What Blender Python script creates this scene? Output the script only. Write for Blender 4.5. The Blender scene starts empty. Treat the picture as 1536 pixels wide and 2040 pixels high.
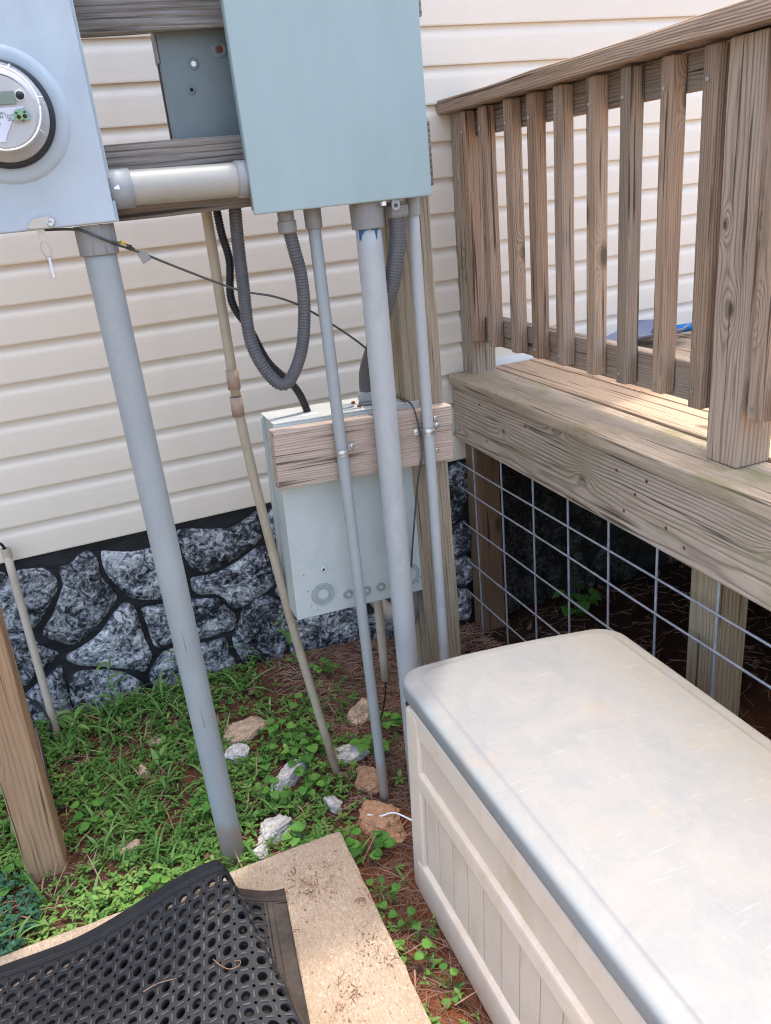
import bpy, bmesh, math, random
from math import sin, cos, pi, radians, exp, sqrt, atan2
from mathutils import Vector, Matrix, noise

random.seed(7)
SC = bpy.context.scene
COL = SC.collection
D2 = bpy.data

# ------------------------------------------------------------------ camera
def cam_basis(yaw, pit, rol):
    fwd = Vector((sin(yaw)*cos(pit), cos(yaw)*cos(pit), -sin(pit)))
    right = Vector((cos(yaw), -sin(yaw), 0))
    up = right.cross(fwd)
    r2 = right*cos(rol) + up*sin(rol)
    u2 = -right*sin(rol) + up*cos(rol)
    return r2, u2, fwd
cd = D2.cameras.new('camera'); cam = D2.objects.new('camera', cd); COL.objects.link(cam)
cd.sensor_fit = 'HORIZONTAL'; cd.sensor_width = 36.0
cd.lens = 36.0*1581.17/1536.0
cd.clip_start = 0.05; cd.clip_end = 500
r_, u_, f_ = cam_basis(0.34078747, 0.38689581, -0.10452924)
mw = Matrix((r_, u_, -f_)).transposed().to_4x4()
mw.translation = Vector((0, -2.4, 1.46))
cam.matrix_world = mw
SC.camera = cam

# ------------------------------------------------------------------ light
SUN = Vector((0.163, 0.23, 1.57)).normalized()          # direction towards the sun
wd = D2.worlds.new('World'); SC.world = wd; wd.use_nodes = True
nt = wd.node_tree; nt.nodes.clear()
sky = nt.nodes.new('ShaderNodeTexSky'); sky.sky_type = 'NISHITA'; sky.sun_disc = False
sky.sun_elevation = math.asin(SUN.z); sky.sun_rotation = atan2(SUN.x, SUN.y)
sky.altitude = 200; sky.air_density = 1.0; sky.dust_density = 4.0; sky.ozone_density = 0.0
bg = nt.nodes.new('ShaderNodeBackground'); bg.inputs['Strength'].default_value = 0.15
wo = nt.nodes.new('ShaderNodeOutputWorld')
nt.links.new(sky.outputs[0], bg.inputs[0]); nt.links.new(bg.outputs[0], wo.inputs[0])
sl = D2.lights.new('sun', 'SUN'); sl.energy = 0.6; sl.angle = radians(1.6); sl.color = (1.0, 0.95, 0.87)
so = D2.objects.new('sun', sl); COL.objects.link(so); so.location = (1, 2, 8)
so.rotation_euler = SUN.to_track_quat('Z', 'Y').to_euler()
SC.view_settings.view_transform = 'Standard'; SC.view_settings.look = 'None'
SC.view_settings.exposure = 2.15; SC.view_settings.gamma = 1.0
SC.view_settings.use_curve_mapping = False
SC.render.engine = 'CYCLES'
SC.cycles.use_denoising = True; SC.cycles.filter_width = 1.1
SC.cycles.max_bounces = 7; SC.cycles.diffuse_bounces = 3; SC.cycles.glossy_bounces = 3; SC.cycles.caustics_reflective = False; SC.cycles.caustics_refractive = False; SC.cycles.transparent_max_bounces = 12

# ------------------------------------------------------------------ node helper
class NB:
    def __init__(s, name):
        s.mat = D2.materials.new(name); s.mat.use_nodes = True
        s.t = s.mat.node_tree; s.t.nodes.clear()
        s.out = s.t.nodes.new('ShaderNodeOutputMaterial')
        s.b = s.t.nodes.new('ShaderNodeBsdfPrincipled')
        s.t.links.new(s.b.outputs[0], s.out.inputs[0])
        s._tc = None
    def set(s, sock, v):
        if hasattr(v, 'is_output') or isinstance(v, bpy.types.NodeSocket): s.t.links.new(v, sock)
        elif isinstance(v, (tuple, list)):
            if len(v) == 3 and len(sock.default_value) == 4: v = (*v, 1)
            sock.default_value = v
        else: sock.default_value = v
    def n(s, t, props=None, **ins):
        nd = s.t.nodes.new('ShaderNode'+t)
        for k, v in (props or {}).items(): setattr(nd, k, v)
        for k, v in ins.items():
            if k[0] == 'i' and k[1:].isdigit(): s.set(nd.inputs[int(k[1:])], v)
            else: s.set(nd.inputs[k.replace('_', ' ')], v)
        return nd
    @property
    def tc(s):
        if s._tc is None: s._tc = s.n('TexCoord')
        return s._tc
    def obj(s): return s.tc.outputs['Object']
    def rnd(s): return s.n('ObjectInfo').outputs['Random']
    def m(s, op, a, b=0.0, c=0.0, clamp=False):
        nd = s.n('Math', {'operation': op, 'use_clamp': clamp}, i0=a, i1=b)
        s.set(nd.inputs[2], c); return nd.outputs[0]
    def vm(s, op, a, b=(0, 0, 0)):
        nd = s.n('VectorMath', {'operation': op}, i0=a, i1=b); return nd.outputs[0]
    def noise(s, vec, scale=1, detail=3, rough=.55, dist=0, col=False):
        nd = s.n('TexNoise', None, Vector=vec, Scale=scale, Detail=detail, Roughness=rough, Distortion=dist)
        return nd.outputs[1 if col else 0]
    def scale(s, vec, v): return s.vm('MULTIPLY', vec, v)
    def ramp(s, fac, pts, interp='LINEAR'):
        nd = s.n('ValToRGB', None, Fac=fac); cr = nd.color_ramp; cr.interpolation = interp
        while len(cr.elements) < len(pts): cr.elements.new(0.5)
        for e, (p, c) in zip(cr.elements, pts):
            e.position = p; e.color = (c, c, c, 1) if isinstance(c, (int, float)) else (*c, 1)
        return nd.outputs[0]
    def mix(s, fac, a, b, mode='MIX'):
        nd = s.n('Mix', {'data_type': 'RGBA', 'blend_type': mode})
        s.set(nd.inputs[0], fac); s.set(nd.inputs[6], a); s.set(nd.inputs[7], b); return nd.outputs[2]
    def bump(s, h, strength=.3, dist=.01, normal=None):
        nd = s.n('Bump', None, Height=h, Strength=strength, Distance=dist)
        if normal is not None: s.set(nd.inputs['Normal'], normal)
        return nd.outputs[0]
    def fin(s, col, rough=.6, normal=None, spec=.3, metal=0.0):
        s.set(s.b.inputs['Base Color'], col); s.set(s.b.inputs['Roughness'], rough)
        s.set(s.b.inputs['Specular IOR Level'], spec); s.set(s.b.inputs['Metallic'], metal)
        if normal is not None: s.set(s.b.inputs['Normal'], normal)
        return s.mat

def wood(name, light, dark, stain, freq=620, contrast=.55, bump=.5, blotch=.5, rough=.85, moss=None, knots=1.0, fibc=1.3, grey=.45, wob=.045, kpos=()):
    """weathered lumber; local X is the length of the piece"""
    s = NB(name)
    o = s.obj(); r = s.rnd()
    off = s.n('CombineXYZ', None, X=s.m('MULTIPLY', r, 37.0), Y=s.m('MULTIPLY', r, 3.1), Z=s.m('MULTIPLY', r, 2.3)).outputs[0]
    p = s.vm('ADD', o, off)
    warp = s.noise(s.scale(p, (1.1, 7, 7)), 1.0, 2, .5)
    warp2 = s.noise(s.scale(p, (5, 30, 30)), 1.0, 2, .5)
    vor = s.n('TexVoronoi', {'feature': 'F1'}, Vector=s.scale(p, (3.0, 7.0, 7.0)), Scale=1.0)
    d = vor.outputs['Distance']
    kb = s.m('EXPONENT', s.m('MULTIPLY', s.m('MULTIPLY', d, d), -45.0))
    core = None
    for kx, ky, kz, kr in kpos:                          # individual knots
        dv = s.scale(s.vm('SUBTRACT', o, (kx, ky, kz)), (.55/kr, 1/kr, 1/kr))
        dl = s.n('VectorMath', {'operation': 'LENGTH'}, i0=dv).outputs['Value']
        kb = s.m('ADD', kb, s.m('MULTIPLY', s.m('EXPONENT', s.m('MULTIPLY', s.m('MULTIPLY', dl, dl), -.40)), .62))
        c1 = s.ramp(dl, [(.30, 1), (.62, .25), (1.0, 0)])
        core = c1 if core is None else s.m('MAXIMUM', core, c1)
    # distance from a pith that lies outside the board
    lo = s.n('SeparateXYZ', None, Vector=o)
    yy = s.m('ADD', lo.outputs[1], s.m('MULTIPLY_ADD', r, 0.10, -0.05))
    zz = s.m('ADD', lo.outputs[2], s.m('MULTIPLY_ADD', r, 0.05, 0.035))
    rad = s.m('SQRT', s.m('ADD', s.m('MULTIPLY', yy, yy), s.m('MULTIPLY', zz, zz)))
    rad = s.m('MULTIPLY_ADD', warp, wob, rad)
    rad = s.m('MULTIPLY_ADD', warp2, 0.007, rad)
    rad = s.m('MULTIPLY_ADD', kb, -0.035*knots, rad)
    ring = s.m('MULTIPLY_ADD', s.m('SINE', s.m('MULTIPLY', rad, freq)), .5, .5)
    ring = s.m('POWER', ring, 2.2)
    fib = s.noise(s.scale(p, (6, 260, 260)), 1.0, 3, .6)
    bl = s.noise(s.scale(p, (2.2, 9, 9)), 1.0, 4, .6)
    bl2 = s.noise(s.scale(p, (.9, 4, 4)), 1.7, 3, .6)
    rc = s.m('MULTIPLY', s.m('MULTIPLY_ADD', s.m('FRACT', s.m('MULTIPLY', r, 11.3)), .9, .5), contrast)
    rc = s.m('MULTIPLY', rc, s.m('MULTIPLY_ADD', bl, 1.1, .45))
    g = s.m('ADD', s.m('MULTIPLY', ring, rc), s.m('MULTIPLY', s.m('SUBTRACT', fib, .5), fibc), clamp=True)
    col = s.mix(g, light, dark)
    col = s.mix(s.m('MULTIPLY', s.ramp(bl, [(.42, 0), (.68, 1)]), blotch), col, stain)
    hv = s.m('FRACT', s.m('MULTIPLY', r, 7.31))
    lum = tuple([(light[0]*.35+light[1]*.45+light[2]*.2)*.80]*3)
    gcol = s.mix(g, (lum[0]*1.02, lum[1], lum[2]*.98), tuple(x*.30 for x in lum))
    col = s.mix(s.m('MULTIPLY', s.m('MULTIPLY', hv, grey), s.ramp(bl2, [(.35, .4), (.65, 1)])), col, gcol)
    tone = s.m('MULTIPLY_ADD', r, .34, .83)
    tone = s.m('MULTIPLY', tone, s.m('MULTIPLY_ADD', bl2, .5, .75))
    col = s.mix(1.0, col, s.n('CombineColor', None, i0=tone, i1=tone, i2=tone).outputs[0], 'MULTIPLY')
    # dark drying cracks along the grain
    ck = s.noise(s.scale(p, (2.5, 95, 95)), 1.0, 2, .5)
    ck = s.ramp(ck, [(.62, 0), (.68, 1)])
    col = s.mix(s.m('MULTIPLY', ck, .75), col, tuple(c*.18 for c in dark))
    kn = s.ramp(d, [(.05, 1), (.12, 0)])
    col = s.mix(s.m('MULTIPLY', kn, .7*knots), col, tuple(c*.45 for c in dark))
    if core is not None: col = s.mix(s.m('MULTIPLY', core, .85), col, tuple(c*.55 for c in dark))
    hue = s.m('FRACT', s.m('MULTIPLY', r, 23.7))
    col = s.mix(1.0, col, s.mix(hue, (1.09, .975, .89), (.95, .99, 1.02)), 'MULTIPLY')
    if moss:
        ms = s.noise(s.scale(p, (3.5, 7, 7)), 1.3, 4, .65)
        col = s.mix(s.m('MULTIPLY', s.ramp(ms, [(.5, 0), (.72, 1)]), .75), col, moss)
    h = s.m('ADD', s.m('MULTIPLY', ring, -.6), s.m('MULTIPLY', fib, 1.0))
    return s.fin(col, rough, s.bump(h, bump, .003), .2)

def simple(name, col, rough=.5, metal=0, spec=.4, var=.12, scale=9, dirt=None, dirt_amt=.5, bump=0.0, bscale=200, streak=False, splash=None):
    s = NB(name); o0 = s.obj(); o = s.vm('ADD', s.obj(), s.n('CombineXYZ', None, X=s.m('MULTIPLY', s.rnd(), 13.0)).outputs[0])
    v = s.scale(o, (14, 14, 1.6)) if streak else o
    a = s.noise(v, 1.0 if streak else scale, 5, .62)
    c = s.mix(s.m('MULTIPLY', s.ramp(a, [(.3, 0), (.7, 1)]), 1.0), tuple(x*(1-var) for x in col), tuple(min(1, x*(1+var)) for x in col))
    if dirt:
        b = s.noise(s.scale(o, (1, 1, .6)), scale*2.3, 6, .68, .6)
        c = s.mix(s.m('MULTIPLY', s.ramp(b, [(.5, 0), (.75, 1)]), dirt_amt), c, dirt)
    if splash:                                           # mud splashed up from the ground
        zz = s.n('SeparateXYZ', None, Vector=o0).outputs[2]
        sp = s.m('MULTIPLY_ADD', s.noise(o0, 26, 5, .7), -.16, zz)
        c = s.mix(s.m('MULTIPLY', s.ramp(sp, [(.0, .6), (.05, 0)]), 1.0), c, splash)
    nm = None
    if bump: nm = s.bump(s.noise(o, bscale, 3, .6), bump, .002)
    rr = s.m('MULTIPLY_ADD', a, .25, rough-.12)
    return s.fin(c, rr, nm, spec, metal)

MAT = {}
MAT['rail_wood'] = wood('rail_wood', (.40, .290, .200), (.085, .053, .034), (.245, .190, .143), 1250, .40, .5, .6, fibc=1.9, grey=.33)
MAT['post_wood'] = wood('post_wood', (.47, .352, .25), (.12, .078, .051), (.305, .23, .168), 820, .50, .5, .42, fibc=1.7, grey=.2)
MAT['knotty_post_wood'] = wood('knotty_post_wood', (.47, .352, .25), (.12, .078, .051), (.305, .23, .168), 820, .54, .5, .45, fibc=1.7, grey=.25, kpos=((-.075, .0, -.043, .016), (.08, -.028, -.043, .010), (.085, .032, -.02, .011)))
MAT['deck_wood'] = wood('deck_wood', (.56, .43, .30), (.24, .16, .10), (.40, .315, .225), 800, .36, .5, .55, fibc=1.6, grey=.2)
MAT['edge_wood'] = wood('edge_wood', (.49, .39, .28), (.205, .15, .10), (.35, .285, .205), 800, .38, .5, .55, moss=(.215, .20, .08), fibc=1.5, grey=.2)
MAT['rim_wood'] = wood('rim_wood', (.60, .468, .342), (.15, .105, .072), (.40, .322, .242), 640, .62, .6, .5, moss=(.33, .285, .18), wob=.06, grey=.25, fibc=1.6, kpos=((-.925, -.019, -.012, .016), (-1.335, -.019, .012, .011), (-.30, -.019, .02, .014)))
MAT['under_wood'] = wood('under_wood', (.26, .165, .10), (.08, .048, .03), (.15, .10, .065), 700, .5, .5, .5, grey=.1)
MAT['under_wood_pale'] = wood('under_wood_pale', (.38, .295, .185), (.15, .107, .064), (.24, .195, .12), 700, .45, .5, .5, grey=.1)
MAT['grey_wood'] = wood('grey_wood', (.30, .275, .245), (.035, .028, .023), (.085, .072, .06), 620, .28, 1.0, .85, fibc=2.2, grey=.5)
MAT['green_wood'] = wood('green_wood', (.37, .338, .262), (.08, .067, .048), (.22, .212, .155), 760, .30, .9, .5, fibc=2.4, grey=.3, kpos=((-.63, -.044, .01, .016), (.05, -.044, .02, .012)))
MAT['tan_wood'] = wood('tan_wood', (.45, .31, .19), (.18, .108, .06), (.31, .215, .135), 600, .34, .6, .45, fibc=1.4, grey=.0)
MAT['pink_wood'] = wood('pink_wood', (.45, .378, .318), (.145, .109, .088), (.30, .258, .215), 1150, .34, .4, .6, fibc=1.9, grey=.4)
MAT['plank_wood'] = wood('plank_wood', (.20, .13, .115), (.12, .075, .065), (.16, .11, .10), 300, .3, .4, .4)

def siding_mat():
    s = NB('vinyl_siding'); o = s.obj()
    g = s.noise(s.scale(o, (9, 1, 230)), 1.0, 4, .6)
    a = s.noise(o, 1.3, 4, .55)
    c = s.mix(a, (.740, .655, .535), (.780, .695, .575))
    dirt = s.noise(s.scale(o, (1, 1, .5)), 7, 6, .7)
    c = s.mix(s.m('MULTIPLY', s.ramp(dirt, [(.55, 0), (.8, 1)]), .15), c, (.50, .42, .33))
    return s.fin(c, .48, s.bump(g, .3, .0018), .35)
MAT['siding'] = siding_mat()
MAT['soffit'] = simple('soffit_white', (.70, .68, .63), .5)
MAT['roofing'] = simple('roof_shingle', (.10, .09, .085), .9, var=.4, scale=40)
MAT['trim_white'] = simple('trim_white', (.78, .78, .77), .4)

def mortar_mat():
    s = NB('black_mortar'); o = s.obj()
    a = s.noise(s.scale(o, (6, 6, 22)), 1.0, 6, .65, .8)
    c = s.mix(s.ramp(a, [(.4, 0), (.75, 1)]), (.007, .0075, .009), (.030, .031, .034))
    return s.fin(c, .62, s.bump(a, .5, .02), .35)
MAT['mortar'] = mortar_mat()
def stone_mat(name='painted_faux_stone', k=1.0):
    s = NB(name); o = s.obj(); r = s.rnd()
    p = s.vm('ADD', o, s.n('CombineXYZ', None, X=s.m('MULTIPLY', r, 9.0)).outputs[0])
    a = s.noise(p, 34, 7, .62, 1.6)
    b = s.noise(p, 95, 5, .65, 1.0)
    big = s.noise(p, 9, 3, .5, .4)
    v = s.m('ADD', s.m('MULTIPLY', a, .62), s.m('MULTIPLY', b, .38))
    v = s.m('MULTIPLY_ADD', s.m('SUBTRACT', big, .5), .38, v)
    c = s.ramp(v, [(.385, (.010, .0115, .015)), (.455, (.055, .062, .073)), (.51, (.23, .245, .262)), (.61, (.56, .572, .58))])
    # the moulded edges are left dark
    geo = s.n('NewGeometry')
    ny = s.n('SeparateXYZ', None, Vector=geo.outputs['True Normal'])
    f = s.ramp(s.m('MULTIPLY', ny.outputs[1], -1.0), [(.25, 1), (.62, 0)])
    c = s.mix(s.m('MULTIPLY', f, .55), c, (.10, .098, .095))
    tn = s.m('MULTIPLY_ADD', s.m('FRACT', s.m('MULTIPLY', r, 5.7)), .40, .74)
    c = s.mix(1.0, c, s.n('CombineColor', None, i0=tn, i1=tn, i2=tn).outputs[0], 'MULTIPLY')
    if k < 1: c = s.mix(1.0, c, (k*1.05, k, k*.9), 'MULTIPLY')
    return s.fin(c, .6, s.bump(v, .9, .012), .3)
MAT['stone'] = stone_mat()
MAT['stone_shaded'] = stone_mat('shaded_faux_stone', .20)  # darkened copy of the stone, with the under-deck shade put in its colour

def soil_mat():
    s = NB('red_clay_soil'); o = s.obj()
    a = s.noise(o, 3.0, 5, .6); b = s.noise(o, 45, 6, .7); c_ = s.noise(o, 160, 4, .7)
    c = s.mix(s.ramp(a, [(.35, 0), (.65, 1)]), (.190, .078, .042), (.105, .056, .036))
    c = s.mix(s.ramp(b, [(.4, 0), (.7, 1)]), c, (.088, .048, .030))
    c = s.mix(s.m('MULTIPLY', s.ramp(c_, [(.58, 0), (.72, 1)]), .6), c, (.33, .19, .11))
    # darker earth under the deck, its shade painted into the soil colour
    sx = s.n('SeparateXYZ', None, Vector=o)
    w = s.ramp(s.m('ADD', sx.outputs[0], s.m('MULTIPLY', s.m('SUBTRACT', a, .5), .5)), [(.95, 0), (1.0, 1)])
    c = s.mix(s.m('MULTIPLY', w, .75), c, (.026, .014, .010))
    red = s.m('MULTIPLY', s.ramp(sx.outputs[0], [(.28, 0), (.36, 1)]), s.ramp(s.m('MULTIPLY', sx.outputs[1], -1.0), [(.80, 0), (1.0, 1)]))
    c = s.mix(s.m('MULTIPLY', red, s.ramp(a, [(.35, .3), (.6, .85)])), c, (.27, .090, .038))
    h = s.m('ADD', b, s.m('MULTIPLY', c_, .6))
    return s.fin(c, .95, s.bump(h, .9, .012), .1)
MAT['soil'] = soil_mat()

def concrete_mat():
    s = NB('broomed_concrete'); o = s.obj()
    st = s.noise(s.scale(o, (260, 48, 1)), 1.0, 3, .65)
    st2 = s.noise(s.scale(o, (340, 150, 1)), 1.0, 2, .6)
    a = s.noise(o, 4, 5, .6); sp = s.noise(o, 150, 3, .75); pit = s.noise(o, 75, 3, .6)
    c = s.mix(s.ramp(a, [(.3, 0), (.7, 1)]), (.40, .305, .21), (.455, .36, .258))
    c = s.mix(s.m('MULTIPLY', s.ramp(st, [(.36, 1), (.54, 0)]), .40), c, (.225, .15, .095))
    c = s.mix(s.m('MULTIPLY', s.ramp(st2, [(.38, 1), (.50, 0)]), .45), c, (.26, .185, .12))
    c = s.mix(s.m('MULTIPLY', s.ramp(sp, [(.55, 0), (.68, 1)]), .7), c, (.56, .49, .39))
    c = s.mix(s.m('MULTIPLY', s.ramp(pit, [(.27, 1), (.33, 0)]), .8), c, (.17, .10, .06))
    dt = s.noise(o, 11, 6, .7)
    c = s.mix(s.m('MULTIPLY', s.ramp(dt, [(.54, 0), (.75, 1)]), .5), c, (.31, .185, .11))
    return s.fin(c, .92, s.bump(s.m('ADD', st, s.m('MULTIPLY', pit, .8)), .8, .004), .15)
MAT['concrete'] = concrete_mat()

def rubber_mat(name, dusty):
    s = NB(name); o = s.obj()
    a = s.noise(o, 14, 6, .7); b = s.noise(o, 300, 3, .6)
    c = s.mix(s.m('MULTIPLY', s.ramp(a, [(.48-.2*dusty, 0), (.8, 1)]), .35+.5*dusty), (.0135, .0145, .0165), (.12, .085, .058) if dusty else (.052, .045, .040))
    return s.fin(c, .62, s.bump(b, .35, .0015), .35)
MAT['rubber'] = rubber_mat('black_rubber', 0.0)
MAT['rubber_dusty'] = rubber_mat('dusty_rubber', 1.0)
MAT['rubber_worn'] = simple('worn_rubber_ridge', (.068, .060, .054), .7, var=.6, scale=30)

def lid_mat():
    s = NB('weathered_lid_plastic'); o = s.obj()
    a = s.noise(o, 9, 9, .72, .8); b = s.noise(s.scale(o, (1.2, .5, 1)), 22, 9, .78, 1.5); st = s.noise(o, 7.5, 5, .65, .5)
    c = s.mix(s.ramp(a, [(.33, 0), (.62, 1)]), (.235, .237, .233), (.282, .273, .252))
    c = s.mix(s.m('MULTIPLY', s.ramp(b, [(.5, 0), (.7, 1)]), .45), c, (.305, .30, .284))
    c = s.mix(s.m('MULTIPLY', s.ramp(st, [(.60, 0), (.74, 1)]), .40), c, (.36, .265, .175))
    sc = s.noise(s.scale(o, (7, 90, 7)), 1.6, 4, .6, 1.8)
    c = s.mix(s.m('MULTIPLY', s.ramp(sc, [(.62, 0), (.70, 1)]), .5), c, (.37, .37, .36))
    sx = s.n('SeparateXYZ', None, Vector=o)
    # brown grime worn into the side that faces the deck, blue-grey mildew on the outer lip
    gr = s.m('MULTIPLY', s.ramp(s.m('MULTIPLY_ADD', s.m('SUBTRACT', a, .5), .25, sx.outputs[0]), [(.33, 0), (.45, 1)]), s.ramp(s.noise(o, 70, 5, .7), [(.35, 0), (.65, 1)]))
    c = s.mix(s.m('MULTIPLY', gr, .5), c, (.285, .225, .145))
    bl = s.ramp(s.m('MULTIPLY_ADD', s.m('SUBTRACT', b, .5), .09, sx.outputs[0]), [(-.014, 1), (.006, 0)])
    c = s.mix(s.m('MULTIPLY', bl, s.ramp(a, [(.38, .1), (.6, 1)])), c, (.235, .265, .27))
    f = s.noise(o, 260, 3, .6)
    return s.fin(c, .5, s.bump(s.m('ADD', f, s.m('MULTIPLY', b, .4)), .25, .0012), .35)
MAT['lid'] = lid_mat()
MAT['chest'] = simple('beige_resin', (.72, .595, .465), .55, var=.05, scale=5, dirt=(.56, .40, .24), dirt_amt=.45, bump=.2, bscale=340)
MAT['chest_panel'] = simple('beige_resin_panel', (.65, .53, .41), .6, var=.05, scale=5, dirt=(.52, .37, .21), dirt_amt=.5, bump=.2, bscale=340)

MAT['panel_paint'] = simple('light_blue_grey_paint', (.300, .385, .378), .42, var=.05, scale=3, streak=True, bump=.05, bscale=160, dirt=(.335, .415, .405), dirt_amt=.35)
MAT['meter_paint'] = simple('pale_grey_paint', (.395, .462, .505), .45, var=.08, scale=6, dirt=(.285, .325, .37), dirt_amt=.5, bump=.08, bscale=120)
MAT['rear_paint'] = simple('slate_grey_paint', (.150, .192, .20), .42, var=.08, scale=6, dirt=(.11, .14, .145), dirt_amt=.5, bump=.06, bscale=140)
MAT['load_paint'] = simple('pale_galvanized_paint', (.43, .48, .455), .45, var=.06, scale=5, dirt=(.33, .36, .34), dirt_amt=.5, bump=.06, bscale=140)
MAT['load_groove'] = simple('scuffed_knockout_ring', (.27, .30, .29), .5, var=.1, scale=40)
MAT['load_top'] = simple('faded_white_top', (.50, .515, .49), .5, var=.08, scale=8, dirt=(.44, .26, .12), dirt_amt=.35)
MAT['pvc'] = simple('grey_pvc', (.298, .326, .322), .5, var=.07, scale=6, dirt=(.38, .385, .375), dirt_amt=.4, bump=.16, bscale=230, splash=(.30, .20, .13))
MAT['pvc_light'] = simple('sun_bleached_pvc', (.40, .415, .405), .5, var=.06, scale=6, dirt=(.27, .275, .27), dirt_amt=.55, bump=.12, bscale=160, splash=(.33, .24, .16))
MAT['pvc_warm'] = simple('yellowed_pvc', (.36, .35, .305), .45, var=.05, scale=6, dirt=(.24, .21, .16), dirt_amt=.4)
MAT['fitting'] = simple('fitting_grey', (.235, .23, .215), .55, var=.08, scale=10, dirt=(.15, .135, .12), dirt_amt=.5)
MAT['fitting_pale'] = simple('fitting_pale', (.30, .312, .315), .5, var=.06, scale=10, dirt=(.20, .19, .18), dirt_amt=.5)
MAT['tan_pvc'] = simple('tan_cpvc', (.40, .345, .255), .5, var=.07, scale=9, dirt=(.24, .185, .12), dirt_amt=.5, splash=(.25, .17, .10))
MAT['tan_fit'] = simple('tan_coupling', (.33, .245, .18), .6, var=.15, scale=22, dirt=(.22, .145, .105), dirt_amt=.6)
MAT['cream_pvc'] = simple('cream_pvc', (.46, .405, .32), .55, var=.07, scale=9, dirt=(.28, .205, .13), dirt_amt=.5, splash=(.28, .19, .12))
MAT['flex'] = simple('grey_flex_conduit', (.092, .092, .095), .5, var=.12, scale=18, dirt=(.14, .135, .13), dirt_amt=.5)
MAT['black_tube'] = simple('black_corrugated_plastic', (.010, .010, .012), .45, var=.2)
MAT['cable'] = simple('black_cable', (.014, .014, .015), .5)
MAT['wire'] = simple('dull_copper_wire', (.085, .085, .078), .6, metal=.3, var=.2)
MAT['zinc'] = simple('zinc_plated_steel', (.55, .56, .56), .35, metal=.85, var=.15, scale=30)
MAT['galv'] = simple('galvanized_wire', (.34, .355, .37), .5, metal=.2, var=.2, scale=40)
MAT['steel'] = simple('stainless', (.46, .44, .40), .38, metal=.6, var=.1)
MAT['rust'] = simple('rusty_bolt', (.15, .050, .022), .85, var=.4, scale=60)
MAT['dark_hole'] = simple('dark_hole', (.016, .014, .013), .9)
MAT['bright_hole'] = simple('bare_metal_dimple', (.70, .72, .72), .4, metal=.4)
MAT['rubber_gasket'] = simple('black_gasket', (.022, .024, .027), .5, var=.2)
MAT['meter_base'] = simple('grey_meter_plastic', (.50, .50, .50), .45, var=.03)
MAT['meter_face'] = simple('grey_meter_face', (.52, .515, .50), .5, var=.02)
MAT['meter_label'] = simple('white_label', (.72, .74, .80), .5, var=.02)
MAT['ink'] = simple('black_ink', (.03, .03, .03), .6)
MAT['lcd'] = simple('lcd_green_grey', (.22, .27, .22), .25, var=.03)
def port_mat():
    s = NB('iridescent_zinc'); o = s.obj(); a = s.noise(o, 60, 2, .5, .5)
    c = s.ramp(a, [(.3, (.28, .16, .36)), (.45, (.16, .30, .36)), (.58, (.22, .42, .20)), (.7, (.45, .42, .14))])
    return s.fin(c, .35, None, .5, .5)
MAT['port'] = port_mat()
def glass_mat():
    """thin clear plastic: mostly see-through, with a Fresnel reflection"""
    s = NB('clear_polycarbonate'); s.t.nodes.remove(s.b)
    tr = s.n('BsdfTransparent', None, Color=(.95, .96, .97)); gl = s.n('BsdfGlossy', None, Color=(1, 1, 1), Roughness=.05)
    fr = s.n('LayerWeight', None, Blend=.12); mx = s.n('MixShader', None, i0=s.m('MULTIPLY', fr.outputs[0], .7))
    s.t.links.new(tr.outputs[0], mx.inputs[1]); s.t.links.new(gl.outputs[0], mx.inputs[2]); s.t.links.new(mx.outputs[0], s.out.inputs[0])
    return s.mat
MAT['glass'] = glass_mat()
MAT['port_rim'] = simple('brass_rim', (.30, .29, .12), .4, metal=.4)
MAT['blue_primer'] = simple('blue_primer', (.02, .085, .20), .5)
MAT['yellow_tag'] = simple('yellow_tag', (.55, .36, .03), .5)
MAT['white_plastic'] = simple('white_plastic', (.80, .80, .80), .4, var=.03)
MAT['grey_plastic'] = simple('grey_plastic', (.24, .26, .33), .5, var=.06)
MAT['blue_metal'] = simple('blue_anodized', (.01, .17, .50), .3, metal=.4, var=.05)
MAT['concrete_rock'] = simple('concrete_rock', (.50, .48, .44), .95, var=.35, scale=45, dirt=(.22, .18, .14), dirt_amt=.8, bump=1.0, bscale=180)
MAT['tan_rock'] = simple('tan_rock', (.46, .34, .23), .95, var=.35, scale=45, dirt=(.22, .13, .08), dirt_amt=.8, bump=1.0, bscale=180)
MAT['orange_rock'] = simple('orange_rock', (.42, .235, .13), .95, var=.35, scale=45, dirt=(.25, .11, .05), dirt_amt=.8, bump=1.0, bscale=180)

def leaf_mat(name, c1, c2, c3, sc=18):
    s = NB(name); o = s.obj()
    a = s.noise(o, sc, 3, .6); b = s.noise(o, 260, 2, .5)
    att = s.n('Attribute', {'attribute_name': 'tone'}).outputs['Fac']
    c = s.mix(s.ramp(a, [(.35, 0), (.65, 1)]), c1, c2)
    c = s.mix(s.m('POWER', att, 1.6), c, c3)
    c = s.mix(s.ramp(att, [(.0, .55), (.25, 0)]), c, tuple(x*.4 for x in c1))
    c = s.mix(s.m('MULTIPLY', b, .25), c, tuple(x*.5 for x in c1))
    s.fin(c, .58, s.bump(s.noise(o, 180, 4, .6), .5, .004), .22)
    tr = s.n('BsdfTranslucent', None, Color=s.mix(.4, c, (.25, .45, .05)))
    mx = s.n('MixShader', None, i0=.22)
    s.t.links.new(s.b.outputs[0], mx.inputs[1]); s.t.links.new(tr.outputs[0], mx.inputs[2])
    s.t.links.new(mx.outputs[0], s.out.inputs[0])
    return s.mat
MAT['weed'] = leaf_mat('weed_leaf', (.078, .205, .036), (.125, .27, .055), (.26, .41, .10))
MAT['grass'] = leaf_mat('grass_blade', (.088, .225, .042), (.145, .295, .068), (.30, .44, .14))
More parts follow.
